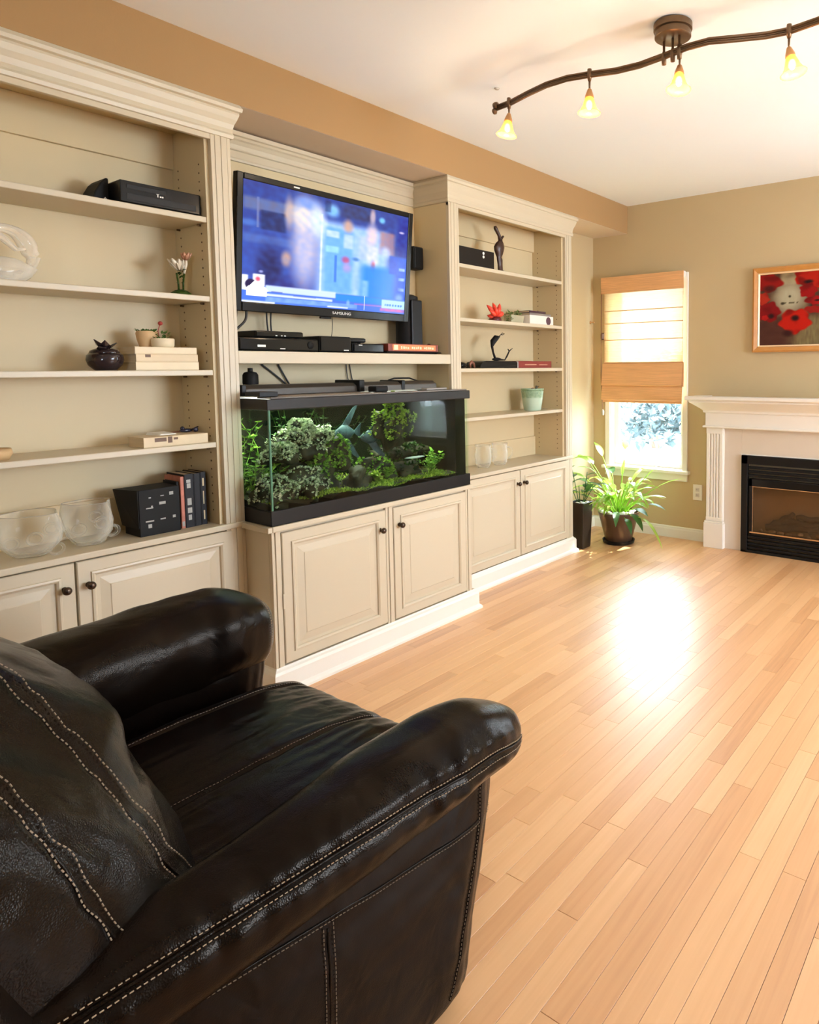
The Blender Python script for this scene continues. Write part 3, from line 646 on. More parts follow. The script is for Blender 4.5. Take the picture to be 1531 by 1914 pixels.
for a, s, wd in ((.555, 'SAMSUNG', .028),):
    p = Vector(tvp(a, .036, .0006)); text('logo', s, .0175, p, RX, M['silver'], t, sx=1.3)
mb = MB(); slab(mb, .44, .50, -.018, .0, -.02, -.006); mb.build('ir_sensor', M['black'], t, bevel=.002)
mb = MB(); slab(mb, .27, .30, .974, .984, 0, .0006); mb.build('top_mark', M['silver'], t)
bx('wall_mount', (-2.779, 1.80, 1.62), (-2.66, 2.12, 1.92), M['matteblack'], t, .004)

def device(name, label, cat, y0, y1, z0, z1, xf, depth, m=None, bev=.004, extra=None, group=None):
    t = thing(name, label, cat, (xf-depth/2, (y0+y1)/2, z0), group)
    bx('case', (xf-depth, y0, z0+.004), (xf-.008, y1, z1), M['black'], t, bev)
    bx('front_panel', (xf-.009, y0+.003, z0+.006), (xf, y1-.003, z1-.003), m or M['gloss'], t, .003)
    ft = MB()
    for yy in (y0+.02, y1-.02):
        for xx in (xf-.03, xf-depth+.03): ft.lathe([(.008, 0), (.008, .005)], (xx, yy, z0), 10)
    ft.build('feet', M['matteblack'], t)
    if extra: extra(t)
    return t
ST = 1.3362
def ex1(t):
    mb = MB().box((-2.5605, 1.555, ST+.018), (-2.559, 1.590, ST+.027)).box((-2.5605, 1.655, ST+.010), (-2.559, 1.678, ST+.014)); mb.build('display', M['silver'], t)
    MB().lathe([(.016, 0), (.015, .004), (.001, .005)], (-2.56, 1.80, ST+.030), 18, axis='x').build('dial', M['matteblack'], t, smooth=True)
device('dvd_recorder', 'wide black disc player at the left end of the media shelf', 'disc player', 1.478, 1.842, ST, ST+.056, -2.56, .19, extra=ex1)
def ex2(t):
    mb = MB()
    for yy in (1.66, 1.685, 1.70): mb.box((-2.5985, yy, ST+.066), (-2.597, yy+.008, ST+.070))
    mb.build('buttons', M['silver'], t)
device('cable_box', 'small black box stacked on the left disc player', 'set-top box', 1.572, 1.795, ST+.0565, ST+.087, -2.598, .14, extra=ex2)
def ex3(t):
    MB().box((-2.5755, 1.985, ST+.010), (-2.574, 2.012, ST+.014)).build('display', M['silver'], t)
device('receiver', 'black receiver in the middle of the media shelf', 'receiver', 1.860, 2.030, ST, ST+.074, -2.575, .18, extra=ex3)
def ex4(t):
    MB().box((-2.5755, 2.07, ST+.036), (-2.574, 2.09, ST+.040)).build('display', M['silver'], t)
device('satellite_box', 'low black box right of the receiver under the television', 'set-top box', 2.040, 2.222, ST, ST+.046, -2.575, .18, extra=ex4)
device('router', 'thin black router lying on the low box under the television', 'router', 2.035, 2.135, ST+.0465, ST+.072, -2.60, .12)
device('disc_drive', 'flat black player under the orange-spined book', 'disc player', 2.228, 2.60, ST, ST+.012, -2.556, .2)
# orange spined case
t = thing('video_case', 'orange-red spined case lying flat right of the media boxes', 'book', (-2.62, 2.41, ST+.012))
bx('cover', (-2.69, 2.236, ST+.0125), (-2.562, 2.575, ST+.050), mat('dark_red_cover', (.20, .035, .02), .4), t, .002)
bx('spine', (-2.563, 2.262, ST+.017), (-2.5595, 2.555, ST+.046), mat('orange_spine', (.85, .22, .07), .4, noise_amt=.25, scale=60), t, .001)
bx('spine_label', (-2.560, 2.270, ST+.019), (-2.5590, 2.296, ST+.044), mat('cream_label', (.85, .70, .45), .5), t, 0)
mk_ = MB()
for k in range(16):
    if k % 6 != 4: mk_.box((-2.5597, 2.315+k*.0142, ST+.024+(k % 3)*.001), (-2.5591, 2.324+k*.0142+(k % 2)*.002, ST+.038-(k % 4)*.001))
mk_.build('spine_print', mat('cream_print', (.9, .62, .40), .5), t)
# tower speaker and wall speaker
t = thing('tower_speaker', 'tall black speaker standing at the right end of the media shelf', 'speaker', (-2.68, 2.49, ST))
bx('base', (-2.74, 2.415, ST+.0), (-2.60, 2.60, ST+.022), M['matteblack'], t, .006)
MB().lathe([(.058, .022), (.060, .03), (.060, .27), (.056, .305), (.030, .315), (.001, .316)], (-2.70, 2.49, ST), 28).build('column', M['matteblack'], t, smooth=True, auto=.9)
bx('grille', (-2.645, 2.46, ST+.03), (-2.632, 2.535, ST+.285), M['black'], t, .006)
MB().lathe([(.014, .022), (.013, .05), (.006, .058), (.001, .058)], (-2.63, 2.575, ST), 14).build('knob', M['matteblack'], t, smooth=True)
t = thing('wall_speaker', 'small black satellite speaker on the bay side right of the television', 'speaker', (-2.70, 2.60, 1.79))
bx('cabinet', (-2.765, 2.545, 1.795), (-2.70, 2.615, 1.915), M['matteblack'], t, .006)
bx('grille', (-2.701, 2.550, 1.800), (-2.695, 2.610, 1.910), M['black'], t, .003)
bx('bracket', (-2.75, 2.614, 1.835), (-2.715, 2.629, 1.875), M['matteblack'], t, .002)
# cables
cb = mat('black_cable', (.012, .012, .012), .45)
def cable(label, runs, r=.0032):
    mb = MB()
    for P in runs:
        Q = [Vector(p) for p in P]; out = []
        for i in range(len(Q)-1):
            a = Q[max(i-1, 0)]; b = Q[i]; c = Q[i+1]; d = Q[min(i+2, len(Q)-1)]
            for k in range(8):
                s = k/8; out.append(.5*((2*b)+(c-a)*s+(2*a-5*b+4*c-d)*s*s+(3*b-a-3*c+d)*s**3))
        out.append(Q[-1]); mb.tube(out, r, 8)
    o = mb.build('cable', cb, smooth=True); tag(o, label, 'cable', 'black cables in the television bay'); return o
cable('thick black cable looping below the left corner of the television', [[(-2.64, 1.52, 1.53), (-2.645, 1.515, 1.46), (-2.65, 1.51, 1.40), (-2.69, 1.51, 1.35)], [(-2.64, 1.56, 1.53), (-2.65, 1.562, 1.47), (-2.66, 1.53, 1.43), (-2.66, 1.505, 1.40)]], .005)
cable('pair of black cables hanging behind the left disc player', [[(-2.72, 1.70, 1.56), (-2.735, 1.71, 1.46), (-2.755, 1.735, 1.345)], [(-2.72, 1.725, 1.56), (-2.74, 1.73, 1.46), (-2.755, 1.75, 1.345)]], .0035)
cable('thin black cable hanging below the television centre', [[(-2.70, 2.02, 1.53), (-2.72, 2.035, 1.46), (-2.73, 2.03, 1.40), (-2.775, 2.03, 1.345)]], .0015)
cable('two black cables crossing under the media shelf towards the tank', [[(-2.775, 1.70, 1.2855), (-2.772, 1.76, 1.24), (-2.77, 1.82, 1.19), (-2.765, 1.85, 1.150)], [(-2.775, 1.78, 1.2855), (-2.772, 1.81, 1.23), (-2.77, 1.84, 1.18), (-2.765, 1.86, 1.150)]], .004)
cable('pair of thin cables dropping to the middle of the tank hood', [[(-2.775, 2.15, 1.2855), (-2.772, 2.155, 1.22), (-2.765, 2.175, 1.150)], [(-2.775, 2.17, 1.2855), (-2.772, 2.18, 1.22), (-2.765, 2.19, 1.150)]], .0025)

# ------------------------------------------------------------------ aquarium
TX0, TX1, TY0, TY1, TZ0, TZ1 = -2.745, -2.343, 1.4525, 2.570, .6625, 1.150
t = thing('aquarium', 'long glass fish tank with black rims on the cream stand', 'aquarium', ((TX0+TX1)/2, (TY0+TY1)/2, TZ0))
def frame(z0, z1, o, th):
    mb = MB()
    x0, x1, y0, y1 = TX0, TX1, TY0, TY1+0
    def ring(i, z): return [(x0+i, y0+i, z), (x1-i, y0+i, z), (x1-i, y1-i, z), (x0+i, y1-i, z)]
    mb.rings([ring(-o, z0), ring(-o, z1), ring(th, z1), ring(th, z0)], caps=False, closed=True); return mb
frame(TZ0, TZ0+.058, .0, .012).build('bottom_rim', M['black'], t, bevel=.003)
frame(1.108, TZ1, .003, .012).build('top_rim', mat('worn_black_rim', (.016, .014, .012), .4, spec=.25, noise_amt=.3), t, bevel=.003)
MB().box((TX0+.004, TY0+.004, TZ0+.003), (TX1-.004, TY1-.004, TZ0+.012)).build('bottom', M['black'], t)
g = .006
bx('front_pane', (TX1-.002-g, TY0+.003, TZ0+.012), (TX1-.002, TY1-.003, 1.14), M['tankglass'], t, 0)
bx('side_pane', (TX0+.004, TY0+.003, TZ0+.012), (TX1-.009, TY0+.003+g, 1.14), M['tankglass'], t, 0)
bx('side_pane', (TX0+.004, TY1-.003-g, TZ0+.012), (TX1-.009, TY1-.003, 1.14), M['tankglass'], t, 0)
bx('back_pane', (TX0+.003, TY0+.010, TZ0+.012), (TX0+.009, TY1-.010, 1.14), mat('dark_tank_backing', (.004, .008, .004), .9, spec=0, noise_amt=.5, scale=6), t, 0)
bx('corner_seal', (TX1-.016, TY0+.0095, TZ0+.02), (TX1-.0085, TY0+.016, 1.12), mat('green_glass_edge', (.10, .22, .16), .2), t, 0)
bx('overflow_box', (TX0+.010, TY1-.085, TZ0+.02), (TX1-.02, TY1-.012, 1.125), mat('dark_overflow_panel', (.006, .007, .003), .6, spec=.02, noise_amt=.6, scale=9), t, .002)
bx('water', (TX0+.0095, TY0+.0095, TZ0+.0125), (TX1-.0085, TY1-.0095, 1.104), M['water'], t, 0)
# hood, light strip and pump bits on the tank
hg = mat('hood_grey_brown', (.045, .038, .03), .35, noise_amt=.3, scale=8)
mb = MB().box((TX0+.0, TY0+.004, 1.150), (TX0+.09, TY1-.004, 1.156)).box((TX1-.10, TY0+.02, 1.150), (TX1-.006, TY1-.01, 1.156)); mb.build('lid', mat('grey_lid', (.16, .14, .12), .25, noise_amt=.4, scale=5), t, bevel=.002)
bx('lid_glare_plate', (TX1-.30, TY0+.09, 1.1505), (TX1-.02, 2.02, 1.1565), mat('beige_lid_glare', (.42, .34, .25), .25, noise_amt=.3, scale=9), t, .001)  # beige glare on the lid, put in as a plate of its colour
t = thing('aquarium_light', 'dark aquarium light bar lying along the top of the fish tank', 'light fixture', (-2.55, 2.0, 1.157))
mb = MB()
for y0, y1 in ((1.475, 2.02), (2.03, 2.52)):
    pr = [(-.078, 0), (-.078, .030), (-.060, .042), (.050, .042), (.075, .028), (.078, 0)]
    mb.rings([[(-2.60+p, y, 1.1575+q) for p, q in pr] for y in (y0, y1)])
mb.build('housing', hg, t, bevel=.003)
bx('end_cap', (-2.68, 1.458, 1.157), (-2.521, 1.478, 1.202), M['black'], t, .003)
bx('bracket', (-2.685, 2.012, 1.157), (-2.505, 2.042, 1.212), M['black'], t, .004)
bx('bracket', (-2.685, 2.28, 1.157), (-2.518, 2.30, 1.206), M['black'], t, .004)
MB().tube([(-2.64, 2.3, 1.205), (-2.64, 2.34, 1.214), (-2.64, 2.44, 1.214), (-2.64, 2.50, 1.196)], .004, 8).build('handle', M['black'], t, smooth=True)
bx('reflector', (-2.66, 1.49, 1.142), (-2.50, 2.50, 1.1475), emis('aquarium_tube_light', (.95, 1.0, .85), 3), t, 0)
l = bpy.data.lights.new('aquarium_lamp', 'AREA'); l.shape = 'RECTANGLE'; l.size = .14; l.size_y = .98; l.energy = 8.5; l.spread = 1.9; l.color = (.97, 1.0, .84)
lo = bpy.data.objects.new('aquarium_lamp', l); C.objects.link(lo); lo.location = (-2.56, 1.99, 1.140); par(lo, t)
o = bx('plastic_box', (-2.50, 1.458, 1.157), (-2.40, 1.535, 1.176), M['black']); tag(o, 'flat black plastic cover on the front left corner of the tank', 'lid')
o = MB().lathe([(.001, 0), (.030, .001), (.031, .008), (.030, .040), (.024, .050), (.010, .054), (.010, .068), (.001, .069)], (-2.62, 1.555, 1.2005), 20).build('food_jar', M['matteblack'], smooth=True, auto=.7, origin=(-2.62, 1.555, 1.2005))
tag(o, 'small black round-shouldered bottle standing on the tank hood', 'bottle')
o = bx('feeder', (-2.46, 2.02, 1.157), (-2.40, 2.09, 1.184), M['matteblack'], None, .006); tag(o, 'small black pump housing at the middle front of the tank lid', 'pump')
o = bx('power_strip', (-2.44, 2.33, 1.157), (-2.40, 2.47, 1.166), mat('grey_strip', (.30, .27, .24), .4), None, .003); tag(o, 'grey strip lying at the right front of the tank lid', 'strip')

# inside the tank
def gmat(name, a, b, sc=30, rough=.6):
    m, nt, bb = nodes(name); tc = N(nt, 'ShaderNodeTexCoord'); n = N(nt, 'ShaderNodeTexNoise'); n.inputs['Scale'].default_value = sc
    mx = N(nt, 'ShaderNodeMix', data_type='RGBA'); mx.inputs[6].default_value = a+(1,); mx.inputs[7].default_value = b+(1,)
    rp = N(nt, 'ShaderNodeMapRange'); rp.inputs[1].default_value = .35; rp.inputs[2].default_value = .65
    nt.links.new(tc.outputs['Object'], n.inputs['Vector']); nt.links.new(n.outputs[0], rp.inputs[0]); nt.links.new(rp.outputs[0], mx.inputs[0])
    nt.links.new(mx.outputs[2], bb.inputs['Base Color']); bb.inputs['Roughness'].default_value = rough; bb.inputs['Specular IOR Level'].default_value = .12; return m
G_moss = gmat('bright_moss', (.10, .19, .015), (.30, .40, .05), 60); G_dark = gmat('dark_plant', (.005, .018, .004), (.03, .08, .01), 25)
G_pale = gmat('pale_green_polyps', (.16, .24, .10), (.70, .74, .55), 70); G_mid = gmat('mid_green_leaf', (.05, .15, .012), (.24, .42, .05), 40); G_rock = gmat('algae_rock', (.006, .008, .004), (.035, .032, .016), 18)
random.seed(21)
LV = []
def leaflet(mb, c, d, L, wd, up=None):
    d = d.normalized(); s = d.cross(up or Vector((0, 0, 1)))
    if s.length < .1: s = d.cross(Vector((1, 0, 0)))
    s.normalize(); n = s.cross(d)
    a = c; b = c+d*L*.5+s*wd+n*wd*.2; e = c+d*L; f = c+d*L*.5-s*wd+n*wd*.2; m = c+d*L*.5-n*wd*.25
    mb.add([a, b, e, f, m], [(0, 1, 4), (1, 2, 4), (2, 3, 4), (3, 0, 4)])
def rdir(): return Vector((random.gauss(0, 1), random.gauss(0, 1), random.gauss(0, 1))).normalized()
# gravel / moss bed
mb = MB(); nx, ny = 14, 60
def bedz(x, y): return .735+.022*noise.noise(Vector((x*9, y*9, 0)))+.02*(TX1-x)/.4
vs = [(TX0+.012+(TX1-TX0-.024)*i/nx, TY0+.013+(TY1-.095-TY0)*j/ny, bedz(TX0+(TX1-TX0)*i/nx, TY0+(TY1-TY0)*j/ny)) for i in range(nx+1) for j in range(ny+1)]
fs = [(i*(ny+1)+j, (i+1)*(ny+1)+j, (i+1)*(ny+1)+j+1, i*(ny+1)+j+1) for i in range(nx) for j in range(ny)]
k0 = len(vs); vs += [(v[0], v[1], TZ0+.013) for v in vs[:k0]]; fs += [tuple(q+k0 for q in reversed(f)) for f in fs]
mb.add(vs, fs); bed = mb.build('gravel_bed', G_rock, smooth=True); tag(bed, 'dark gravel covering the tank floor', 'gravel', kind='stuff')
mb = MB()
for k in range(5200):
    x = random.uniform(TX0+.02, TX1-.012) if random.random() < .45 else random.uniform(TX1-.10, TX1-.012); y = random.uniform(TY0+.015, TY1-.1)
    z = bedz(x, y); dens = noise.noise(Vector((x*8, y*6, 5)))
    if dens < -.12 and y < 1.75: continue
    d = Vector((random.gauss(0, .6), random.gauss(0, .6), random.uniform(.3, 1))); leaflet(mb, Vector((x, y, z-.002)), d, random.uniform(.008, .020), .0035)
o = mb.build('moss', G_moss); tag(o, 'bright green moss carpet over the tank floor', 'moss', kind='stuff')
# rocks with polyps
def rock(c, r, sc, seed, label, pol=None, n=0, ps=.010, grp='coral covered rocks in the fish tank', prm=None):
    t = thing('coral_rock', label, 'rock', (c[0], c[1], c[2]), grp)
    MB().ico(c, r, 3, sc, .9, seed, 3.2).build('rock', G_rock, t, smooth=True)
    if pol:
        mb = MB()
        for k in range(n):
            d = rdir(); 
            if d.z < -.5 or d.x < -.55: d.z = abs(d.z); d.x = abs(d.x)
            kk = 1+.9*noise.noise(d*3.2*.5+Vector((seed, seed*1.7, 0)))
            p = Vector((c[0]+d.x*kk*r*sc[0], c[1]+d.y*kk*r*sc[1], c[2]+d.z*kk*r*sc[2]))
            s = ps*random.uniform(.6, 1.25)
            for q in range(5):
                dd = (d*1.1+rdir()*.9); leaflet(mb, p, dd, s*1.15, s*.42)
        mb.build('polyps', pol, t)['kind'] = 'stuff'
    return t
rock((-2.50, 1.700, .965), .080, (1, 1.25, .95), 1, 'tallest pale bushy coral near the tank centre left', G_pale, 700, .0115)
rock((-2.52, 1.760, .830), .105, (.9, 1.15, 1.0), 2, 'green coral mass under the tallest pale coral', G_mid, 300, .013)
rock((-2.45, 1.575, .925), .058, (.8, 1.25, .7), 3, 'pale spiky coral branch left of the tallest coral', G_pale, 420, .0105)
rock((-2.44, 1.530, .775), .070, (.9, 1.1, .85), 4, 'coral crusted rock at the front left corner of the tank', G_pale, 340, .0095)
rock((-2.44, 1.665, .785), .070, (.9, 1.2, .8), 5, 'coral crusted rock below the pale coral group', G_pale, 320, .0095)
rock((-2.47, 1.835, .880), .060, (.9, 1.0, 1.1), 6, 'green leafy coral right of the tallest coral', G_mid, 220, .012)
rock((-2.43, 1.925, .770), .052, (1, 1, .9), 8, 'round dark bare rock at the tank front', None)
rock((-2.52, 2.08, .775), .075, (1, 1.2, .8), 9, 'mossy rock in the middle of the tank floor', G_mid, 130, .012)
rock((-2.50, 2.26, .765), .062, (1, 1.5, .8), 10, 'low dark rock with a pale flat ledge', G_dark, 60, .012)
rock((-2.50, 2.19, 1.00), .085, (.6, 1.0, 1.25), 12, 'yellow-green mossy clump hanging high in the tank', G_moss, 420, .013)
rock((-2.60, 2.32, .835), .10, (.7, 1.6, .5), 13, 'dark mossy ledge below the window reflection', G_dark, 200, .014)
o = MB().ico((-2.43, 2.27, .832), .07, 2, (.35, .9, .06), .2, 4).build('slate_ledge', mat('pale_slate', (.30, .36, .36), .4), smooth=True, origin=(-2.43, 2.27, .832)); tag(o, 'thin pale grey slate ledge in the right half of the tank', 'rock')
# plants
def tank_plant(c, n, h, spread, m, label, wd=.006, seed=0):
    random.seed(seed); t = thing('aquatic_plant', label, 'water plant', c, 'water plants in the fish tank'); mb = MB(); lf = MB()
    for k in range(n):
        P = [Vector(c)]; d = Vector((random.gauss(0, .25), random.gauss(0, .25), 1))
        for q in range(8):
            d += Vector((random.gauss(0, spread), random.gauss(0, spread), 0)); P.append(P[-1]+d.normalized()*h/8*random.uniform(.7, 1.1))
        P = [Vector((min(max(p.x, TX0+.03), TX1-.03), min(max(p.y, TY0+.022), TY1-.1), min(p.z, 1.10))) for p in P]
        mb.tube(P, .0013, 4)
        for p in P[1:]:
            for q in range(4): leaflet(lf, p, Vector((random.gauss(0, 1), random.gauss(0, 1), random.uniform(0, .8))), random.uniform(.012, .028), wd)
    mb.build('stems', m, t)['kind'] = 'stuff'; lf.build('leaves', m, t)['kind'] = 'stuff'
tank_plant((-2.60, 1.495, .75), 9, .36, .25, G_mid, 'tall bright green plant against the left tank pane', .010, 31)
tank_plant((-2.48, 1.485, .74), 6, .20, .30, G_mid, 'short green plant in the front left corner of the tank', .009, 32)
tank_plant((-2.70, 1.80, .75), 10, .40, .22, G_dark, 'dark stringy plant behind the tallest coral', .006, 33)
tank_plant((-2.70, 1.98, .75), 9, .38, .25, G_dark, 'dark plant at the back centre of the tank', .007, 34)
tank_plant((-2.70, 1.62, .75), 8, .40, .25, G_dark, 'dark plant at the back left of the tank', .006, 35)
tank_plant((-2.46, 2.12, .75), 6, .07, .5, G_mid, 'small leafy plant on the tank floor, centre', .009, 36)
tank_plant((-2.46, 2.41, .75), 7, .12, .5, G_mid, 'small leafy plant beside the overflow panel', .009, 37)
tank_plant((-2.40, 2.02, .75), 5, .06, .5, G_moss, 'tiny moss tuft by the round dark rock', .007, 38)
# angelfish
fm = gmat('blue_silver_fish', (.006, .014, .018), (.028, .05, .058), 25, .35)
def angelfish(c, rz, s, label):
    t = thing('angelfish', label, 'fish', c, 'fish in the tank')
    pr = [(-.055, .004), (-.04, .018), (-.01, .034), (.02, .032), (.045, .016), (.058, .006), (.064, .002)]
    MB().rings([[(c[0]+.010*s*math.cos(a)*min(1, h/.02), c[1]+x*s, c[2]+h*s*math.sin(a)) for a in [2*PI*k/12 for k in range(12)]] for x, h in pr]).build('body', fm, t, smooth=True)
    def fin(name, pts, th=.0012):
        vs = [(c[0]-th, c[1]+p*s, c[2]+q*s) for p, q in pts]+[(c[0]+th, c[1]+p*s, c[2]+q*s) for p, q in pts]; n = len(pts)
        MB().add(vs, [tuple(range(n)), tuple(range(2*n-1, n-1, -1))]+[(k, (k+1) % n, n+(k+1) % n, n+k) for k in range(n)]).build(name, fm, t)
    fin('dorsal_fin', [(-.01, .03), (.03, .028), (.085, .115), (.055, .10), (.02, .065)]); fin('anal_fin', [(-.01, -.03), (.03, -.028), (.095, -.120), (.05, -.095), (.015, -.065)])
    fin('tail_fin', [(.058, .004), (.10, .035), (.092, 0), (.10, -.035), (.058, -.004)])
    MB().ico((c[0]+.0095, c[1]-.040*s, c[2]+.006), .004, 1).build('eye', M['gloss'], t)
    t.rotation_euler = (0, 0, rz)
angelfish((-2.60, 1.99, .965), .15, 1.15, 'blue-grey angelfish swimming left of the mossy clump'); angelfish((-2.55, 2.10, .940), -.25, .95, 'second smaller angelfish, nearest the yellow-green clump')
# ------------------------------------------------------------------ things on the left bookcase
Z1, Z2, Z3, Z4, ZK = 1.8322, 1.5392, 1.2622, .9872, .6672
t = thing('disc_recorder', 'black recorder box at the right end of the top left shelf', 'recorder', (-2.66, 1.22, Z1))
mb = MB(); pr = [(1.080, .006), (1.352, .006), (1.356, .012), (1.352, .082), (1.085, .088), (1.078, .082)]
bx('case', (-2.75, 1.082, Z1+.006), (-2.575, 1.350, Z1+.084), M['black'], t, .005)
bx('front_panel', (-2.576, 1.080, Z1+.008), (-2.566, 1.353, Z1+.082), M['gloss'], t, .003)
bx('disc_tray', (-2.567, 1.10, Z1+.055), (-2.5645, 1.23, Z1+.070), M['black'], t, .001)
bx('flap', (-2.567, 1.10, Z1+.018), (-2.5650, 1.335, Z1+.040), M['black'], t, .001)
text('badge', 'Tivo', .014, Vector((-2.5655, 1.215, Z1+.048)), RX, M['silver'], t, sx=1.4) if False else MB().box((-2.566, 1.20, Z1+.044), (-2.565, 1.203, Z1+.054)).box((-2.566, 1.197, Z1+.053), (-2.565, 1.206, Z1+.055)).box((-2.566, 1.208, Z1+.044), (-2.565, 1.213, Z1+.049)).box((-2.566, 1.215, Z1+.044), (-2.565, 1.220, Z1+.049)).build('badge', M['silver'], t)
ft = MB(); [ft.lathe([(.009, 0), (.009, .008)], (x, y, Z1), 10) for x in (-2.73, -2.59) for y in (1.10, 1.33)]; ft.build('feet', M['matteblack'], t)
t = thing('camera_bag', 'soft black case leaning behind the recorder on the top left shelf', 'case', (-2.70, 1.08, Z1))
MB().rings([[(x, y, Z1+z) for y, z in ((1.020, .001), (1.034, .045), (1.052, .078), (1.068, .095), (1.076, .095), (1.0765, .001))] for x in (-2.75, -2.64)]).build('body', M['matteblack'], t, bevel=.006)
MB().tube([(-2.635, 1.052, Z1+.012), (-2.632, 1.060, Z1+.024), (-2.634, 1.068, Z1+.014)], .003, 6).build('buckle', M['silver'], t, smooth=True)

fgl = mat('frosted_white_glass', (.80, .74, .62), .15, noise_amt=.03, scale=3); 
def glassmix(name, col, fac):
    m = bpy.data.materials.new(name); m.use_nodes = True; nt = m.node_tree; b = nt.nodes['Principled BSDF']; out = nt.nodes['Material Output']
    b.inputs['Base Color'].default_value = col+(1,); b.inputs['Roughness'].default_value = .08
    tr = N(nt, 'ShaderNodeBsdfTransparent'); mx = N(nt, 'ShaderNodeMixShader'); lw = N(nt, 'ShaderNodeLayerWeight'); lw.inputs[0].default_value = .35
    mr = N(nt, 'ShaderNodeMapRange'); mr.inputs[3].default_value = fac; mr.inputs[4].default_value = 1
    nt.links.new(lw.outputs['Facing'], mr.inputs[0]); nt.links.new(mr.outputs[0], mx.inputs[0]); nt.links.new(tr.outputs[0], mx.inputs[1]); nt.links.new(b.outputs[0], mx.inputs[2]); nt.links.new(mx.outputs[0], out.inputs[0]); return m
frost = glassmix('frosted_glass', (.85, .80, .70), .25)
t = thing('glass_sculpture', 'white frosted glass ring sculpture at the left edge of the second shelf', 'sculpture', (-2.66, .79, Z2))
cc = (-2.66, .772, Z2+.092)
P = [(cc[0]+.012*math.sin(a), cc[1]+.072*math.cos(a)*(1.0 if math.sin(a) > 0 else 1.12), cc[2]+.078*math.sin(a)) for a in [2*PI*k/40 for k in range(41)]]
MB().tube(P, [.020+.006*math.sin(a*2*PI/40*3) for a in range(41)], 14, caps=False).build('ring', frost, t, smooth=True)
MB().ico((-2.66, .775, Z2+.040), .075, 3, (.45, 1.08, .53), .25, 5).build('foot', frost, t, smooth=True)
MB().tube([(-2.64, .70, Z2+.13), (-2.635, .765, Z2+.14), (-2.632, .80, Z2+.105), (-2.635, .825, Z2+.11)], [.016, .013, .008, .004], 10).build('ribbon', frost, t, smooth=True)

# rose figurine
t = thing('flower_figurine', 'little glass flower figurine on a green base, second shelf left bookcase', 'figurine', (-2.62, 1.292, Z2))
gr = gmat('green_figurine', (.01, .03, .004), (.06, .10, .02), 60, .3); cream = mat('cream_porcelain', (.78, .70, .55), .25, noise_amt=.05)
MB().lathe([(.001, 0), (.040, .0005), (.034, .010), (.020, .020), (.008, .024), (.001, .024)], (-2.62, 1.294, Z2), 12, wob=lambda a, h: 1+.12*math.sin(3*a)).build('base', gr, t)
for y0, dy in ((1.286, -.006), (1.302, .006)): MB().tube([(-2.62, y0, Z2+.018), (-2.62, y0+dy*.2, Z2+.05), (-2.62, y0+dy, Z2+.085)], .0035, 8).build('stem', gr, t, smooth=True)
mb = MB(); random.seed(3)
for k in range(10): leaflet(mb, Vector((-2.62, 1.292+random.uniform(-.01, .01), Z2+random.uniform(.045, .10))), Vector((random.uniform(0, 1), random.uniform(-1, 1), random.uniform(-.1, .6))), .02, .006)
mb.build('leaves', gr, t)['kind'] = 'stuff'
def bloom(c, r, m, tilt=(0, 0)):
    mb = MB()
    for k in range(7):
        a = 2*PI*k/7; rs = []
        for j in range(5):
            h = j/4; rr = r*(.25+.75*math.sin(h*1.5)); w_ = r*.55*math.sin(PI*min(.92, .15+h*.8))
            x, y, z = rr*math.cos(a), rr*math.sin(a), h*r*1.5
            rs.append([(c[0]+x-w_*math.sin(a), c[1]+y+w_*math.cos(a)+tilt[0]*h, c[2]+z), (c[0]+x*1.12, c[1]+y*1.12+tilt[0]*h, c[2]+z-.001), (c[0]+x+w_*math.sin(a), c[1]+y-w_*math.cos(a)+tilt[0]*h, c[2]+z), (c[0]+x*.95, c[1]+y*.95+tilt[0]*h, c[2]+z+.001)])
        mb.rings(rs)
    return mb
bloom((-2.62, 1.290, Z2+.095), .026, cream, (-.012,)).build('bloom', cream, t, smooth=True)
MB().tube([(-2.62, 1.308, Z2+.085), (-2.62, 1.316, Z2+.12), (-2.62, 1.315, Z2+.15)], [.004, .006, .005], 8).build('stem', cream, t, smooth=True)
bloom((-2.615, 1.312, Z2+.135), .018, None, (.004,)).build('bud', mat('dusty_pink_porcelain', (.55, .27, .16), .35), t, smooth=True)

# apple bowl
t = thing('apple_bowl', 'black glazed apple-shaped bowl with leaves on top, third shelf', 'bowl', (-2.62, 1.028, Z3))
plum = mat('plum_black_glaze', (.020, .012, .014), .12, noise_amt=.1)
MB().lathe([(.001, .001), (.030, .0), (.034, .003), (.050, .018), (.056, .036), (.053, .052), (.046, .060), (.042, .058), (.048, .050), (.050, .036), (.044, .020), (.028, .008), (.001, .006)], (-2.62, 1.028, Z3), 32, wob=lambda a, h: 1+(.06*math.sin(2*a+.5) if h > .045 else 0)).build('bowl', plum, t, smooth=True)
MB().lathe([(.001, .055), (.030, .052), (.044, .056), (.040, .068), (.024, .076), (.001, .072)], (-2.622, 1.028, Z3), 28, wob=lambda a, h: 1+.10*math.sin(2*a)).build('lid', plum, t, smooth=True)
mb = MB()
for d, L in (((.2, -.7, .8), .034), ((.2, .8, .6), .030), ((.4, -.1, 1), .026), ((-.5, .2, .7), .026), ((.5, -.6, .3), .026)):
    leaflet(mb, Vector((-2.62, 1.028, Z3+.068)), Vector(d), L*1.55, .015)
o = mb.build('leaves', plum, t, smooth=False); sol = o.modifiers.new('solid', 'SOLIDIFY'); sol.thickness = .003

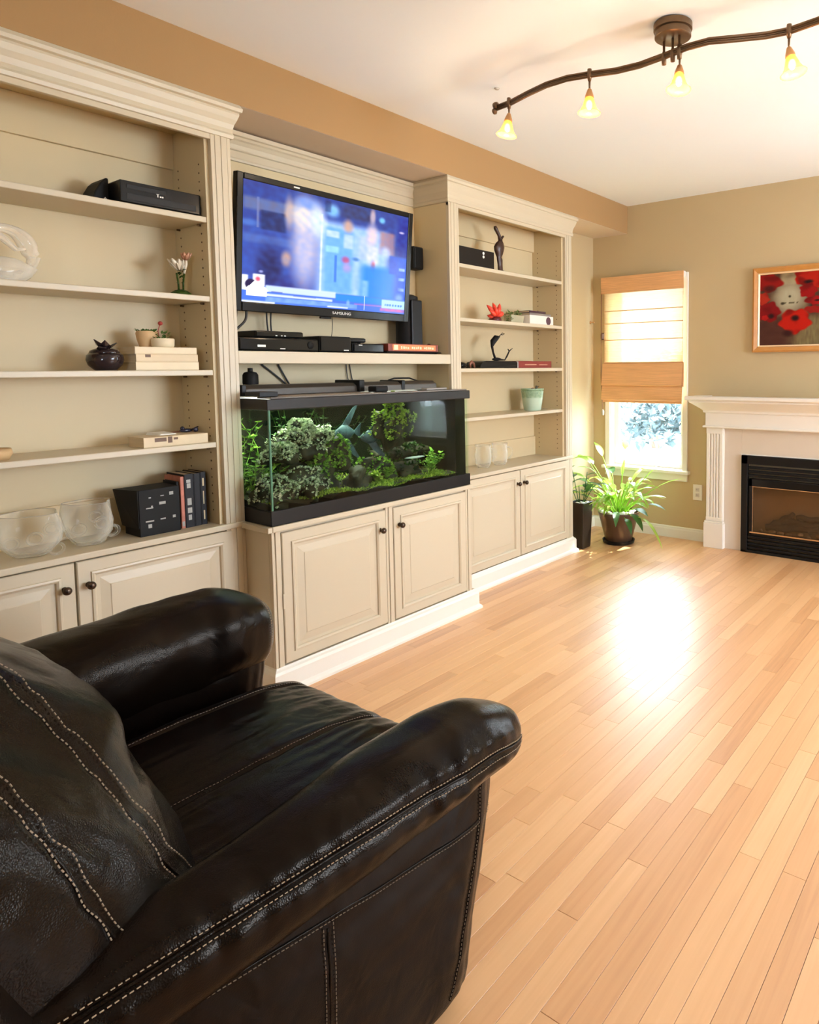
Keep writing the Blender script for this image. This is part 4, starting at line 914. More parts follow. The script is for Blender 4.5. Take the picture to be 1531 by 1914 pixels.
def book(label, x0, y0, z0, x1, y1, z1, cover, pages=None, spine='+x', grp=None, stripe=None, name='book', open_end=True):
    """lying or standing book: cover boards, spine and page block"""
    t = thing(name, label, 'book', ((x0+x1)/2, (y0+y1)/2, z0), grp)
    dx, dy, dz = x1-x0, y1-y0, z1-z0; pm = pages or M['pages']
    c = .0022
    if dz <= dy and dz < .05 and dz < dx:      # lying flat, spine toward +x
        mb = MB().box((x0, y0, z0), (x1, y1, z0+c)).box((x0, y0, z1-c), (x1, y1, z1)).box((x1-c, y0, z0+c), (x1, y1, z1-c))
        mb.build('cover', cover, t, bevel=.0007); bx('pages', (x0+.003, y0+.003, z0+c), (x1-c, y1-.003, z1-c), pm, t, 0)
        if stripe: stripe(t, x1)
    else:                                       # standing, spine toward +x
        mb = MB().box((x0, y0, z0), (x1, y0+c, z1)).box((x0, y1-c, z0), (x1, y1, z1)).box((x1-c, y0+c, z0), (x1, y1-c, z1))
        mb.build('cover', cover, t, bevel=.0007); bx('pages', (x0+.003, y0+c, z0+.003), (x1-c, y1-c, z1-.003), pm, t, 0)
        if stripe: stripe(t, x1)
    return t
M['pages'] = mat('aged_pages', (.66, .53, .34), .8, noise_amt=.2, scale=6, stretch=(1, 1, 60))
bcream = mat('cream_paper_cover', (.74, .63, .43), .55, noise_amt=.12, scale=10); bcream2 = mat('worn_ivory_cover', (.68, .56, .37), .6, noise_amt=.15, scale=14)
ink = mat('brown_ink', (.14, .08, .05), .6)
def mark(a, b, m=None):
    def f(t, X): MB().box((X-.0002, a[0], a[1]), (X+.0006, b[0], b[1])).build('spine_mark', m or ink, t)
    return f
g = 'cream books stacked on the third shelf'
book('bottom book of the cream stack on the third shelf', -2.70, 1.100, Z3, -2.562, 1.318, Z3+.030, bcream, grp=g)
book('middle cream book in the stack, under the top one', -2.698, 1.102, Z3+.0302, -2.563, 1.316, Z3+.0575, bcream2, grp=g, stripe=mark((1.132, Z3+.046), (1.150, Z3+.056)))
book('top book of the cream stack, under the two little pots', -2.70, 1.099, Z3+.0577, -2.562, 1.312, Z3+.083, bcream, grp=g)
# pots on stack
terr = mat('tan_bisque_pot', (.60, .40, .20), .7, noise_amt=.15, scale=20); succ = gmat('succulent_green', (.03, .07, .015), (.12, .20, .04), 80); red = mat('red_bud', (.35, .03, .02), .5)
ZP = Z3+.0832
t = thing('succulent_pot', 'taller tan pot of green succulent behind, on the cream book stack', 'plant pot', (-2.665, 1.185, ZP), 'little pots on the book stack')
MB().lathe([(.001, 0), (.024, .0), (.033, .030), (.036, .052), (.033, .060), (.029, .058), (.028, .048), (.001, .046)], (-2.665, 1.186, ZP), 24).build('pot', terr, t, smooth=True, auto=.8)
mb = MB(); random.seed(8)
for k in range(26):
    a = random.random()*2*PI; leaflet(mb, Vector((-2.665+.02*math.cos(a), 1.184+.024*math.sin(a), ZP+.056)), Vector((math.cos(a), math.sin(a), random.uniform(.2, 1.2))), .020, .006)
mb.build('leaves', succ, t)['kind'] = 'stuff'
t = thing('succulent_pot', 'low round cream pot with a red-budded sprig, on the cream book stack', 'plant pot', (-2.63, 1.215, ZP), 'little pots on the book stack')
MB().lathe([(.001, 0), (.032, .0), (.037, .006), (.0385, .030), (.036, .033), (.033, .030), (.032, .024), (.001, .022)], (-2.625, 1.222, ZP), 28).build('pot', bcream, t, smooth=True, auto=.8)
mb = MB()
for k in range(22):
    a = random.random()*2*PI; leaflet(mb, Vector((-2.625+.01*math.cos(a), 1.220+.018*math.sin(a), ZP+.026+random.random()*.03)), Vector((math.cos(a)*.7, math.sin(a), random.uniform(.3, 1.2))), .016, .005)
mb.build('leaves', succ, t)['kind'] = 'stuff'
MB().tube([(-2.625, 1.212, ZP+.02), (-2.62, 1.205, ZP+.06), (-2.618, 1.212, ZP+.086)], .0015, 6).ico((-2.618, 1.213, ZP+.088), .008, 2).build('red_bud', red, t, smooth=True)

# fourth shelf books
g = 'books lying on the fourth shelf'
def st4(t, X):
    for a, b, c, d in ((1.145, .018, 1.185, .032), (1.19, .012, 1.205, .034), (1.21, .022, 1.225, .03)): MB().box((X-.0002, a, Z4+b), (X+.0006, c, Z4+d)).build('spine_mark', ink, t)
book('worn cream paperback lying at the front of the fourth shelf', -2.675, 1.108, Z4, -2.552, 1.335, Z4+.036, bcream2, grp=g, stripe=st4)
book('red-brown covered book poking out behind the worn paperback', -2.70, 1.20, Z4+.0, -2.677, 1.356, Z4+.040, mat('red_brown_cover', (.30, .10, .05), .5), grp=g)
o = MB().rings([[(-2.665, 1.165, Z4+.0365), (-2.60, 1.185, Z4+.0365), (-2.60, 1.245, Z4+.0365), (-2.665, 1.235, Z4+.0365)], [(-2.665, 1.170, Z4+.046), (-2.602, 1.19, Z4+.041), (-2.602, 1.24, Z4+.041), (-2.665, 1.230, Z4+.046)]]).build('white_card', M['trimw'], None, bevel=.001, origin=(-2.63, 1.2, Z4+.0365)); tag(o, 'small white box lying on top of the worn paperback', 'box')
t = thing('bird_figurine', 'small dark bird figurine lying on the red-brown book, fourth shelf', 'figurine', (-2.64, 1.305, Z4+.037))
dk = mat('dark_blue_glaze', (.015, .015, .03), .2)
MB().ico((-2.64, 1.300, Z4+.0445), .020, 2, (.5, 1.35, .38)).build('body', dk, t, smooth=True)
MB().rings([[(-2.645, 1.318, Z4+.044), (-2.635, 1.318, Z4+.044), (-2.64, 1.320, Z4+.050)], [(-2.647, 1.345, Z4+.055), (-2.635, 1.345, Z4+.055), (-2.64, 1.343, Z4+.058)]]).build('tail', dk, t)
MB().ico((-2.64, 1.285, Z4+.053), .008, 2).build('head', dk, t, smooth=True)
MB().ico((-2.62, 1.325, Z4+.047), .010, 2, (.6, 1, 1)).build('wing', dk, t, smooth=True)
o = MB().lathe([(.001, 0), (.03, 0), (.04, .02), (.036, .035), (.032, .03), (.001, .01)], (-2.62, .715, Z4), 20).build('clay_dish', terr, smooth=True, origin=(-2.62, .715, Z4)); tag(o, 'brown clay dish cut off by the left edge, fourth shelf', 'dish')

# counter: black organiser box, books
t = thing('black_case', 'black printed storage carton with flared flap on the left counter', 'box', (-2.63, 1.16, ZK))
mb = MB().rings([[(x, 1.092+(0 if z < .1 else 0), ZK+z), (-2.575, 1.092, ZK+z), (-2.575, 1.232, ZK+z), (x, 1.232, ZK+z)] for z, x in ((.0, -2.69), (.168, -2.70))]); mb.build('carton', M['matteblack'], t, bevel=.002)
MB().rings([[(-2.698, 1.085, ZK+z), (-2.698, 1.0918, ZK+z), (-2.577, 1.0918, ZK+z), (-2.577, 1.089, ZK+z)] if z < .15 else [(-2.70, 1.060, ZK+z), (-2.70, 1.0918, ZK+z), (-2.577, 1.0918, ZK+z), (-2.577, 1.088, ZK+z)] for z in (.03, .168)]).build('flap', M['matteblack'], t, bevel=.001)
pm = mat('grey_print', (.35, .35, .32), .5); mb = MB(); X = -2.5748
for y, z, w_, h in ((1.125, .135, .008, .005), (1.115, .098, .024, .004), (1.132, .100, .006, .008), (1.160, .108, .022, .010), (1.165, .138, .012, .003), (1.196, .138, .014, .012), (1.112, .050, .028, .005), (1.120, .028, .012, .014), (1.162, .052, .018, .005), (1.205, .052, .010, .010)): mb.box((X-.0003, y, ZK+z), (X, y+w_, ZK+z+h))
mb.build('printed_marks', pm, t)
g = 'standing books on the left counter'
def sp(marks, m):
    def f(t, X):
        mb = MB()
        for y, z, w_, h in marks: mb.box((X-.0002, y, ZK+z), (X+.0004, y+w_, ZK+z+h))
        mb.build('spine_print', m, t)
    return f
bblk = mat('black_book_cover', (.008, .007, .008), .4, spec=.2); dred = mat('dark_red_book', (.22, .03, .025), .4); gold = mat('gold_print', (.5, .42, .24), .5)
book('thin black paperback right behind the black carton', -2.70, 1.2335, ZK, -2.600, 1.243, ZK+.178, bblk, grp=g)
book('salmon-spined paperback standing right of the black carton', -2.71, 1.2435, ZK, -2.590, 1.2565, ZK+.196, mat('salmon_spine', (.50, .17, .11), .5, noise_amt=.3, scale=60), grp=g, stripe=sp([(1.2455, .008, .009, .018)], pm))
book('thick black book with grey block lettering down its spine', -2.72, 1.257, ZK, -2.588, 1.292, ZK+.203, bblk, grp=g, stripe=sp([(1.266, .150, .014, .018), (1.265, .17, .015, .012), (1.266, .085, .015, .026), (1.266, .055, .016, .020), (1.268, .028, .012, .020)], pm))
book('slim plain black book, second from the right on the counter', -2.72, 1.2925, ZK, -2.590, 1.318, ZK+.202, bblk, grp=g)
book('rightmost black book, narrow gold print on its spine', -2.72, 1.3185, ZK, -2.592, 1.340, ZK+.204, bblk, grp=g, stripe=sp([(1.326, .150, .006, .03), (1.327, .08, .004, .05), (1.327, .02, .005, .035)], gold))
# glass bowls
def real_glass():
    m, nt, b = nodes('clear_blown_glass'); b.inputs['Transmission Weight'].default_value = 1; b.inputs['Roughness'].default_value = .02; b.inputs['IOR'].default_value = 1.45
    b.inputs['Base Color'].default_value = (.97, .97, .94, 1); return m
M['bglass'] = glassmix('clear_blown_glass', (.80, .78, .68), .01)
M['bglass'].node_tree.nodes['Principled BSDF'].inputs['Specular IOR Level'].default_value = 1.0
M['bglass'].node_tree.nodes['Layer Weight'].inputs[0].default_value = .22
def gbowl(c, r, h, label, seed):
    t = thing('glass_bowl', label, 'bowl', c, 'blown glass bowls on the left counter')
    pr = [(.001, .003), (.45*r, .0), (.62*r, .006), (.90*r, .28*h), (1.0*r, .55*h), (.97*r, .80*h), (.90*r, .97*h), (.88*r, h), (.86*r, .97*h), (.93*r, .78*h), (.95*r, .55*h), (.86*r, .30*h), (.55*r, .012), (.001, .010)]
    MB().lathe(pr, c, 44, wob=lambda a, z: 1+.08*math.sin(3*a+seed)*(z/h)+.05*math.sin(5*a+z*40)).build('bowl', M['bglass'], t, smooth=True)
    for k in range(5):
        a = -1.2+k*.75+seed; q = .95*r; kc = (c[0]+q*math.cos(a), c[1]+q*math.sin(a), c[2]+h*(.35+.2*math.sin(k*2.1+seed)))
        P = [(kc[0]+.0*1, kc[1]+.020*math.cos(b), kc[2]+.018*math.sin(b)) for b in [2*PI*j/14 for j in range(15)]]
        MB().tube(P, .0045, 8, caps=False).build('glass_prunt', M['bglass'], t, smooth=True)
gbowl((-2.632, .790, ZK), .088, .138, 'clear glass bowl at the left edge of the counter', 0.3)
gbowl((-2.632, .955, ZK), .074, .148, 'clear glass bowl nearest the black carton', 1.4)

# ------------------------------------------------------------------ things on the right bookcase
t = thing('tape_recorder', 'black box with two silver buttons on the top shelf of the right bookcase', 'recorder', (-2.64, 2.89, Z1))
bx('case', (-2.74, 2.72, Z1+.004), (-2.574, 3.052, Z1+.104), M['black'], t, .004); bx('front_panel', (-2.575, 2.722, Z1+.006), (-2.567, 3.050, Z1+.102), mat('dark_brown_fascia', (.014, .011, .009), .35, spec=.2), t, .002)
for z in (.064, .084): MB().lathe([(.008, 0), (.008, .002), (.001, .003)], (-2.567, 2.955, Z1+z), 14, axis='x').build('button', M['silver'], t)
ft = MB(); [ft.lathe([(.009, 0), (.009, .005)], (x, y, Z1), 10) for x in (-2.73, -2.59) for y in (2.75, 3.03)]; ft.build('feet', M['matteblack'], t)
# carved statue: tall slim figure with raised arm
t = thing('carved_figure', 'tall slender dark wooden carving on the top right shelf', 'sculpture', (-2.60, 3.145, Z1))
dw = mat('dark_carved_wood', (.045, .020, .012), .35, noise_amt=.5, scale=20, bump=.3, bump_scale=50)
S = [(3.150, .000, .030), (3.150, .012, .030), (3.145, .020, .020), (3.143, .06, .019), (3.140, .10, .022), (3.135, .118, .019), (3.135, .135, .026), (3.134, .165, .036), (3.136, .195, .040), (3.142, .225, .030), (3.148, .245, .017), (3.150, .262, .014)]
MB().rings([[(-2.60+r*.62*math.cos(a), y+r*math.sin(a), Z1+z*.76) for a in [2*PI*k/16 for k in range(16)]] for y, z, r in S]).build('body', dw, t, smooth=True)
MB().tube([(-2.60, 3.148, Z1+0.1900), (-2.60, 3.138, Z1+0.2166), (-2.60, 3.120, Z1+0.2371), (-2.60, 3.105, Z1+0.2546), (-2.60, 3.100, Z1+0.2660)], [.013, .010, .011, .012, .008], 10).build('raised_arm', dw, t, smooth=True)
MB().tube([(-2.60, 3.150, Z1+0.1938), (-2.60, 3.163, Z1+0.2067), (-2.60, 3.175, Z1+0.2174)], [.010, .007, .007], 10).build('head', dw, t, smooth=True)
# red coral flower
t = thing('red_flower', 'bright red flower ornament in a dark cup, second shelf right bookcase', 'ornament', (-2.60, 3.09, Z2))
rd = mat('coral_red', (.75, .06, .03), .3, noise_amt=.25, scale=40)
MB().lathe([(.001, 0), (.038, 0), (.040, .010), (.030, .026), (.020, .028), (.001, .02)], (-2.60, 3.09, Z2), 18).build('cup', mat('dark_red_cup', (.10, .01, .012), .3), t, smooth=True)
for k in range(13):
    an = math.radians(-82+k*13.6); L_ = (.060, .088, .070, .095, .066)[k % 5]; ph = (-.014, .012, 0)[k % 3]
    a = Vector((-2.60, 3.09, Z2+.022)); b = Vector((-2.595+ph*1.6, 3.09+L_*.88*math.sin(an), Z2+.024+L_*math.cos(an))); n_ = 8
    MB().tube([a.lerp(b, j/(n_-1))+Vector((.01*math.sin(j*.45), 0, 0)) for j in range(n_)], [.003, .005, .008, .0115, .0135, .0125, .008, .001], 8).build('petal', rd, t, smooth=True)
# planter + books
t = thing('trough_planter', 'grey-green trough planter with trailing succulents, right bookcase', 'plant pot', (-2.63, 3.30, Z2))
MB().rings([[(-2.665+i, 3.245+i, Z2+z), (-2.60-i, 3.245+i, Z2+z), (-2.60-i, 3.375-i, Z2+z), (-2.665+i, 3.375-i, Z2+z)] for z, i in ((0, .006), (.050, 0), (.050, .004), (.042, .004))]).build('trough', mat('sage_planter', (.42, .38, .24), .6), t, bevel=.002)
mb = MB(); random.seed(12); lg = gmat('sage_succulent', (.10, .15, .04), (.28, .32, .12), 80)
for k in range(60):
    p = Vector((-2.63+random.uniform(-.025, .03), random.uniform(3.235, 3.37), Z2+.046+random.random()*.022)); 
    if k > 44: p = Vector((-2.60, random.uniform(3.195, 3.245), Z2+.003+random.random()*.03))
    leaflet(mb, p, Vector((random.gauss(0, .6), random.gauss(0, .7), random.uniform(.1, 1))), .022, .007)
mb.build('succulents', lg, t)['kind'] = 'stuff'
g = 'books beside the trough planter'
book('thick white book under the dark ones beside the trough planter', -2.70, 3.385, Z2, -2.565, 3.640, Z2+.056, mat('white_gloss_cover', (.80, .74, .66), .3), grp=g, stripe=lambda t, X: MB().lathe([(.026, 0), (.026, .0006), (.001, .0006)], (X-.0001, 3.585, Z2+.026), 20, axis='x').build('round_print', mat('dark_plum_print', (.08, .03, .05), .5), t))
book('grey book second from the top beside the trough planter', -2.70, 3.390, Z2+.0562, -2.57, 3.620, Z2+.0705, mat('grey_cover', (.22, .19, .17), .4), grp=g)
book('dark thin book topmost beside the trough planter', -2.69, 3.385, Z2+.0707, -2.568, 3.560, Z2+.084, mat('aubergine_cover', (.05, .02, .035), .35), grp=g)
# third shelf of the right bookcase
t = thing('black_pouch', 'long black rounded case under the crane sculpture, right bookcase', 'case', (-2.62, 3.10, Z3))
MB().rings([[(x, 2.915+a, Z3+z) for a, z in ((0, .001), (.004, .018), (.022, .036), (.06, .043), (.33, .041), (.345, .036), (.346, .001))] for x in (-2.69, -2.568)]).build('case', M['black'], t, bevel=.004, seg=3)
bx('white_band', (-2.688, 3.2615, Z3+.001), (-2.567, 3.266, Z3+.041), M['silver'], t, .001)
book('dark red book lying right of the long black case, third right shelf', -2.68, 3.2665, Z3, -2.565, 3.615, Z3+.043, dred, grp=None, stripe=lambda t, X: MB().box((X-.0002, 3.33, Z3+.018), (X+.0005, 3.45, Z3+.024)).box((X-.0002, 3.48, Z3+.018), (X+.0005, 3.57, Z3+.022)).build('spine_print', mat('tan_print', (.55, .30, .2), .5), t))
t = thing('crane_sculpture', 'dark metal crane-like sculpture curving up from the black case', 'sculpture', (-2.62, 3.13, Z3+.0435)); zz = Z3+.0435
MB().ico((-2.62, 3.125, zz+.010), .034, 2, (.55, 1.2, .32)).build('base', M['matteblack'], t, smooth=True)
MB().tube([(-2.62, 3.11, zz+.012), (-2.62, 3.092, zz+.05), (-2.62, 3.082, zz+.085), (-2.62, 3.092, zz+.115), (-2.62, 3.120, zz+.138), (-2.62, 3.158, zz+.148)], [.008, .006, .008, .018, .018, .002], 12).build('neck', M['matteblack'], t, smooth=True)
MB().tube([(-2.62, 3.165, zz+.158), (-2.62, 3.18, zz+.170), (-2.62, 3.20, zz+.166), (-2.62, 3.185, zz+.158), (-2.62, 3.165, zz+.158), (-2.62, 3.140, zz+.145)], .0022, 6).build('beak_ring', M['matteblack'], t, smooth=True)
MB().tube([(-2.62, 3.145, zz+.008), (-2.62, 3.20, zz+.006), (-2.62, 3.222, zz+.03), (-2.62, 3.245, zz+.062), (-2.62, 3.275, zz+.078)], [.006, .004, .005, .004, .002], 8).tube([(-2.62, 3.243, zz+.058), (-2.62, 3.232, zz+.074)], .003, 6).build('branch', M['matteblack'], t, smooth=True)
t = thing('sunglasses_case', 'black domed case at the left end of the third right shelf', 'case', (-2.61, 2.79, Z3))
MB().ico((-2.615, 2.785, Z3+.0165), .052, 3, (.75, 1.15, .42)).build('shell', M['gloss'], t, smooth=True)
o = MB().tube([(-2.59, 2.858, Z3+.003), (-2.59, 2.852, Z3+.024), (-2.59, 2.866, Z3+.036), (-2.59, 2.882, Z3+.026), (-2.59, 2.892, Z3+.004)], [.004, .008, .010, .009, .004], 8).build('wooden_curl', mat('red_brown_wood', (.20, .07, .04), .4), smooth=True, origin=(-2.59, 2.87, Z3)); tag(o, 'small red-brown curled ornament beside the black domed case', 'ornament')
# green pot
t = thing('green_jar', 'mint green ceramic jar with darker glaze band, fourth right shelf', 'jar', (-2.62, 3.49, Z4))
def jarm():
    m, nt, b = nodes('mint_crackle_glaze'); tc = N(nt, 'ShaderNodeTexCoord'); s = N(nt, 'ShaderNodeSeparateXYZ'); n = N(nt, 'ShaderNodeTexNoise'); n.inputs['Scale'].default_value = 70
    r = N(nt, 'ShaderNodeMapRange'); r.inputs[1].default_value = Z4+.078; r.inputs[2].default_value = Z4+.088; mx = N(nt, 'ShaderNodeMix', data_type='RGBA'); m2 = N(nt, 'ShaderNodeMix', data_type='RGBA')
    m2.inputs[6].default_value = (.10, .22, .12, 1); m2.inputs[7].default_value = (.42, .55, .36, 1); mx.inputs[6].default_value = (.45, .58, .44, 1)
    L = nt.links.new; L(tc.outputs['Object'], s.inputs[0]); L(s.outputs[2], r.inputs[0]); L(tc.outputs['Object'], n.inputs['Vector']); L(n.outputs[0], m2.inputs[0]); L(m2.outputs[2], mx.inputs[7]); L(r.outputs[0], mx.inputs[0]); L(mx.outputs[2], b.inputs['Base Color']); b.inputs['Roughness'].default_value = .3; return m
MB().lathe([(.001, 0), (.052, 0), (.056, .006), (.068, .08), (.074, .125), (.070, .130), (.076, .134), (.074, .142), (.060, .140), (.058, .11), (.001, .10)], (-2.63, 3.49, Z4), 28).build('jar', jarm(), t, smooth=True, auto=.8)
MB().ico((-2.60, 3.455, Z4+.138), .014, 2, (1, 1, .8)).build('stopper', mat('mauve_glaze', (.30, .18, .14), .4), t, smooth=True)
MB().tube([(-2.63, 3.53, Z4+.138), (-2.63, 3.54, Z4+.155)], [.006, .010], 8).build('knob', mat('dark_knob_glaze', (.08, .06, .04), .4), t, smooth=True)
# clear mugs on right counter
for c, lb in (((-2.67, 3.045, ZK), 'left one of two clear glass mugs on the right counter'), ((-2.65, 3.175, ZK), 'right one of two clear glass mugs on the right counter')):
    t = thing('glass_mug', lb, 'mug', c, 'clear glass mugs')
    MB().lathe([(.001, .002), (.034, 0), (.046, .02), (.052, .07), (.046, .115), (.050, .135), (.047, .135), (.043, .115), (.049, .07), (.043, .022), (.001, .008)], c, 32).build('body', M['bglass'], t, smooth=True)
    MB().tube([(c[0]+.03, c[1]+.040, c[2]+.11), (c[0]+.04, c[1]+.068, c[2]+.10), (c[0]+.042, c[1]+.072, c[2]+.06), (c[0]+.034, c[1]+.044, c[2]+.035)], .005, 8).build('handle', M['bglass'], t, smooth=True)

# ------------------------------------------------------------------ painting
def pic_col(u, v):
    # u from the left, v up (full canvas; its right part is out of view)
    y = 1-v; n = noise.noise(Vector((u*14, v*14, 1)))*.5+.5; st = noise.noise(Vector((u*60, v*9, 4)))*.5+.5
    c = blend((70, 42, 34), (130, 105, 70), n); c = blend(c, (165, 155, 105), .9*sm(u, .25, .36)*sm(y, .55, .7)*(.35+.65*st)); c = blend(c, (92, 52, 44), .8*(1-sm(u, .2, .3))*sm(y, .6, .7))
    c = blend(c, (205, 185, 135), .9*rect(u, y, .18, .36, -.1, .16, .02)*(.5+.5*n))
    c = blend(c, (214, 204, 170), blob(u, y, .26, .34, .145, .24, .25)); c = blend(c, (190, 178, 140), .5*blob(u, y, .26, .34, .145, .24, .25)*st)
    c = blend(c, (60, 50, 35), .9*blob(u, y, .262, .325, .012, .018, .4)); c = blend(c, (95, 85, 60), .8*rect(u, y, .19, .34, .405, .425, .008)*(st > .45)); c = blend(c, (70, 62, 45), .9*blob(u, y, .20, .42, .018, .02, .4))
    def pop(c, cx, cy, rx, ry, col, dark=(88, 12, 12), heart=True, hx=0, hy=0):
        a = math.atan2(y-cy, (u-cx)*1.2); wv = 1+.10*math.sin(a*5+cx*20)+.05*math.sin(a*9)
        m_ = blob(u, y, cx, cy, rx*wv, ry*wv, .12); cc = blend(col, dark, .55*sm(noise.noise(Vector((u*9+cx*7, y*9, 2)))*.5+.5, .45, .8))
        c = blend(c, cc, m_)
        if heart: c = blend(c, (45, 25, 25), blob(u, y, cx+hx, cy+hy, rx*.27, ry*.25, .4)*m_)
        return c
    R1 = (196, 34, 20)
    c = pop(c, .06, .12, .135, .13, (165, 28, 22), heart=False); c = blend(c, (70, 35, 30), .8*blob(u, y, .08, .20, .06, .05, .5))
    c = pop(c, .40, .07, .10, .12, R1, heart=False); c = pop(c, .47, .12, .15, .12, (205, 40, 20), hx=-.05, hy=.02); c = pop(c, .66, .10, .14, .13, R1)
    c = pop(c, .42, .26, .075, .10, (175, 25, 25), heart=False); c = pop(c, .50, .40, .11, .06, (180, 28, 30), hy=.0); c = pop(c, .47, .52, .085, .05, (170, 35, 28), heart=False)
    c = pop(c, .02, .34, .065, .09, (200, 55, 35), heart=False); c = pop(c, .08, .53, .10, .14, (150, 22, 24), hx=.02, hy=.06); c = pop(c, .045, .61, .03, .04, (205, 35, 30), heart=False)
    c = pop(c, .31, .67, .135, .17, (214, 36, 16), hx=-.0, hy=-.04); c = blend(c, (60, 28, 28), .95*blob(u, y, .25, .84, .05, .05, .3))
    c = pop(c, .62, .62, .09, .10, R1); c = pop(c, .80, .30, .12, .12, R1); c = pop(c, .86, .62, .10, .12, (180, 28, 22)); c = pop(c, .95, .12, .10, .12, R1)
    return tuple(q*.58 for q in lin(tuple(min(255, max(0, q)) for q in c)))
t = thing('framed_painting', 'gold-framed painting of red poppies above the mantel', 'painting', (-1.1, 4.5, 1.357)); a0, a1, c0, c1 = -1.520, -.680, 1.357, 1.917
def fr(i0, i1, y0, y1, m, nm):
    def ring(i, y): return [(a0+i, y, c0+i), (a1-i, y, c0+i), (a1-i, y, c1-i), (a0+i, y, c1-i)]
    MB().rings([ring(i0, YF-.001), ring(i0, y0), ring((i0*2+i1)/3, y0-.006), ring((i0+i1*2)/3, y0-.002), ring(i1, y1), ring(i1, YF-.001)], caps=False, closed=True).build(nm, m, t)
fr(0, .034, 4.490, 4.492, mat('honey_wood_frame', (.50, .22, .05), .3, noise_amt=.2, scale=20), 'frame'); fr(.0335, .046, 4.497, 4.500, mat('cream_gilt_liner', (.85, .62, .36), .35), 'liner')
color_mesh('canvas', attr_mat('oil_paint', .55, bump=.4, spec=.15), t, 200, 136, pic_col, lambda u, v: (a0+.046+(a1-a0-.092)*u, 4.506, c0+.046+(c1-c0-.092)*v))
bx('backing', (a0+.034, 4.508, c0+.034), (a1-.034, YF-.001, c1-.034), ink, t, 0)

# ------------------------------------------------------------------ plants on the floor
def leafmesh(base, tip_dir, L, wd, droop, nseg=8, fold=.25, twist=0):
    d = Vector(tip_dir).normalized(); p = Vector(base); s = d.cross(Vector((0, 0, 1))); s = s.normalized() if s.length > .05 else Vector((1, 0, 0)); rs = []
    vs = []; fs = []
    for i in range(nseg+1):
        u = i/nseg; w_ = wd*math.sin(PI*min(1, u**.8*.97+.03))**.9*(1-.25*u)+.0008; n = s.cross(d).normalized()
        sd = (s*math.cos(twist*u)+n*math.sin(twist*u)); nn = sd.cross(d)
        vs += [p-sd*w_+nn*w_*fold, p, p+sd*w_+nn*w_*fold]
        d = (d+Vector((0, 0, -droop/nseg))).normalized(); p = p+d*L/nseg
    for i in range(nseg):
        for k in (0, 1): fs.append((i*3+k, i*3+k+1, i*3+k+4, i*3+k+3))
    return vs, fs
def leafmat(name, a, b, tfac=.35, tc=(.45, .75, .12)):
    m = bpy.data.materials.new(name); m.use_nodes = True; nt = m.node_tree; bb = nt.nodes['Principled BSDF']; out = nt.nodes['Material Output']
    n = N(nt, 'ShaderNodeTexNoise'); n.inputs['Scale'].default_value = 22; tcn = N(nt, 'ShaderNodeTexCoord'); mx = N(nt, 'ShaderNodeMix', data_type='RGBA')
    mx.inputs[6].default_value = a+(1,); mx.inputs[7].default_value = b+(1,); nt.links.new(tcn.outputs['Object'], n.inputs['Vector']); nt.links.new(n.outputs[0], mx.inputs[0]); nt.links.new(mx.outputs[2], bb.inputs['Base Color'])
    bb.inputs['Roughness'].default_value = .4; tr = N(nt, 'ShaderNodeBsdfTranslucent'); tr.inputs[0].default_value = tc+(1,); ms = N(nt, 'ShaderNodeMixShader'); ms.inputs[0].default_value = tfac
    nt.links.new(bb.outputs[0], ms.inputs[1]); nt.links.new(tr.outputs[0], ms.inputs[2]); nt.links.new(ms.outputs[0], out.inputs[0]); return m
LG = leafmat('variegated_lily_leaf', (.10, .22, .02), (.45, .60, .10), .45); LD = leafmat('deep_green_leaf', (.012, .05, .012), (.04, .13, .025), .2, (.15, .35, .05))
peb = mat('white_pebble', (.88, .87, .82), .5)
PC = (-2.375, 4.17)
t = thing('potted_lily', 'large arching green plant in a round brown pot under the window', 'potted plant', (PC[0], PC[1], 0))
pb = mat('brown_glazed_pot', (.075, .042, .025), .28, noise_amt=.2, scale=4)
MB().lathe([(.001, .0), (.098, 0), (.112, .006), (.118, .026), (.112, .028), (.104, .014), (.001, .012)], (PC[0], PC[1], 0), 40).build('saucer', M['black'], t, smooth=True, auto=.7)
MB().lathe([(.001, .013), (.088, .013), (.096, .022), (.142, .205), (.150, .222), (.150, .232), (.143, .232), (.134, .205), (.001, .200)], (PC[0], PC[1], 0), 40).build('pot', pb, t, smooth=True, auto=.8)
MB().lathe([(.001, .2005), (.132, .2005), (.130, .212), (.06, .222), (.001, .224)], (PC[0], PC[1], 0), 24).build('soil', gmat('potting_soil', (.02, .012, .008), (.12, .06, .025), 60, .9), t)
random.seed(17)
for k in range(15):
    a = -2.6+k*.36+random.uniform(-.08, .08); r = random.uniform(.085, .125)
    MB().ico((PC[0]+r*math.cos(a), PC[1]+r*math.sin(a), .228), random.uniform(.014, .024), 2, (1.1, 1, .7), .2, k).build('pebble', peb, t, smooth=True)
stems = MB(); n_l = 0
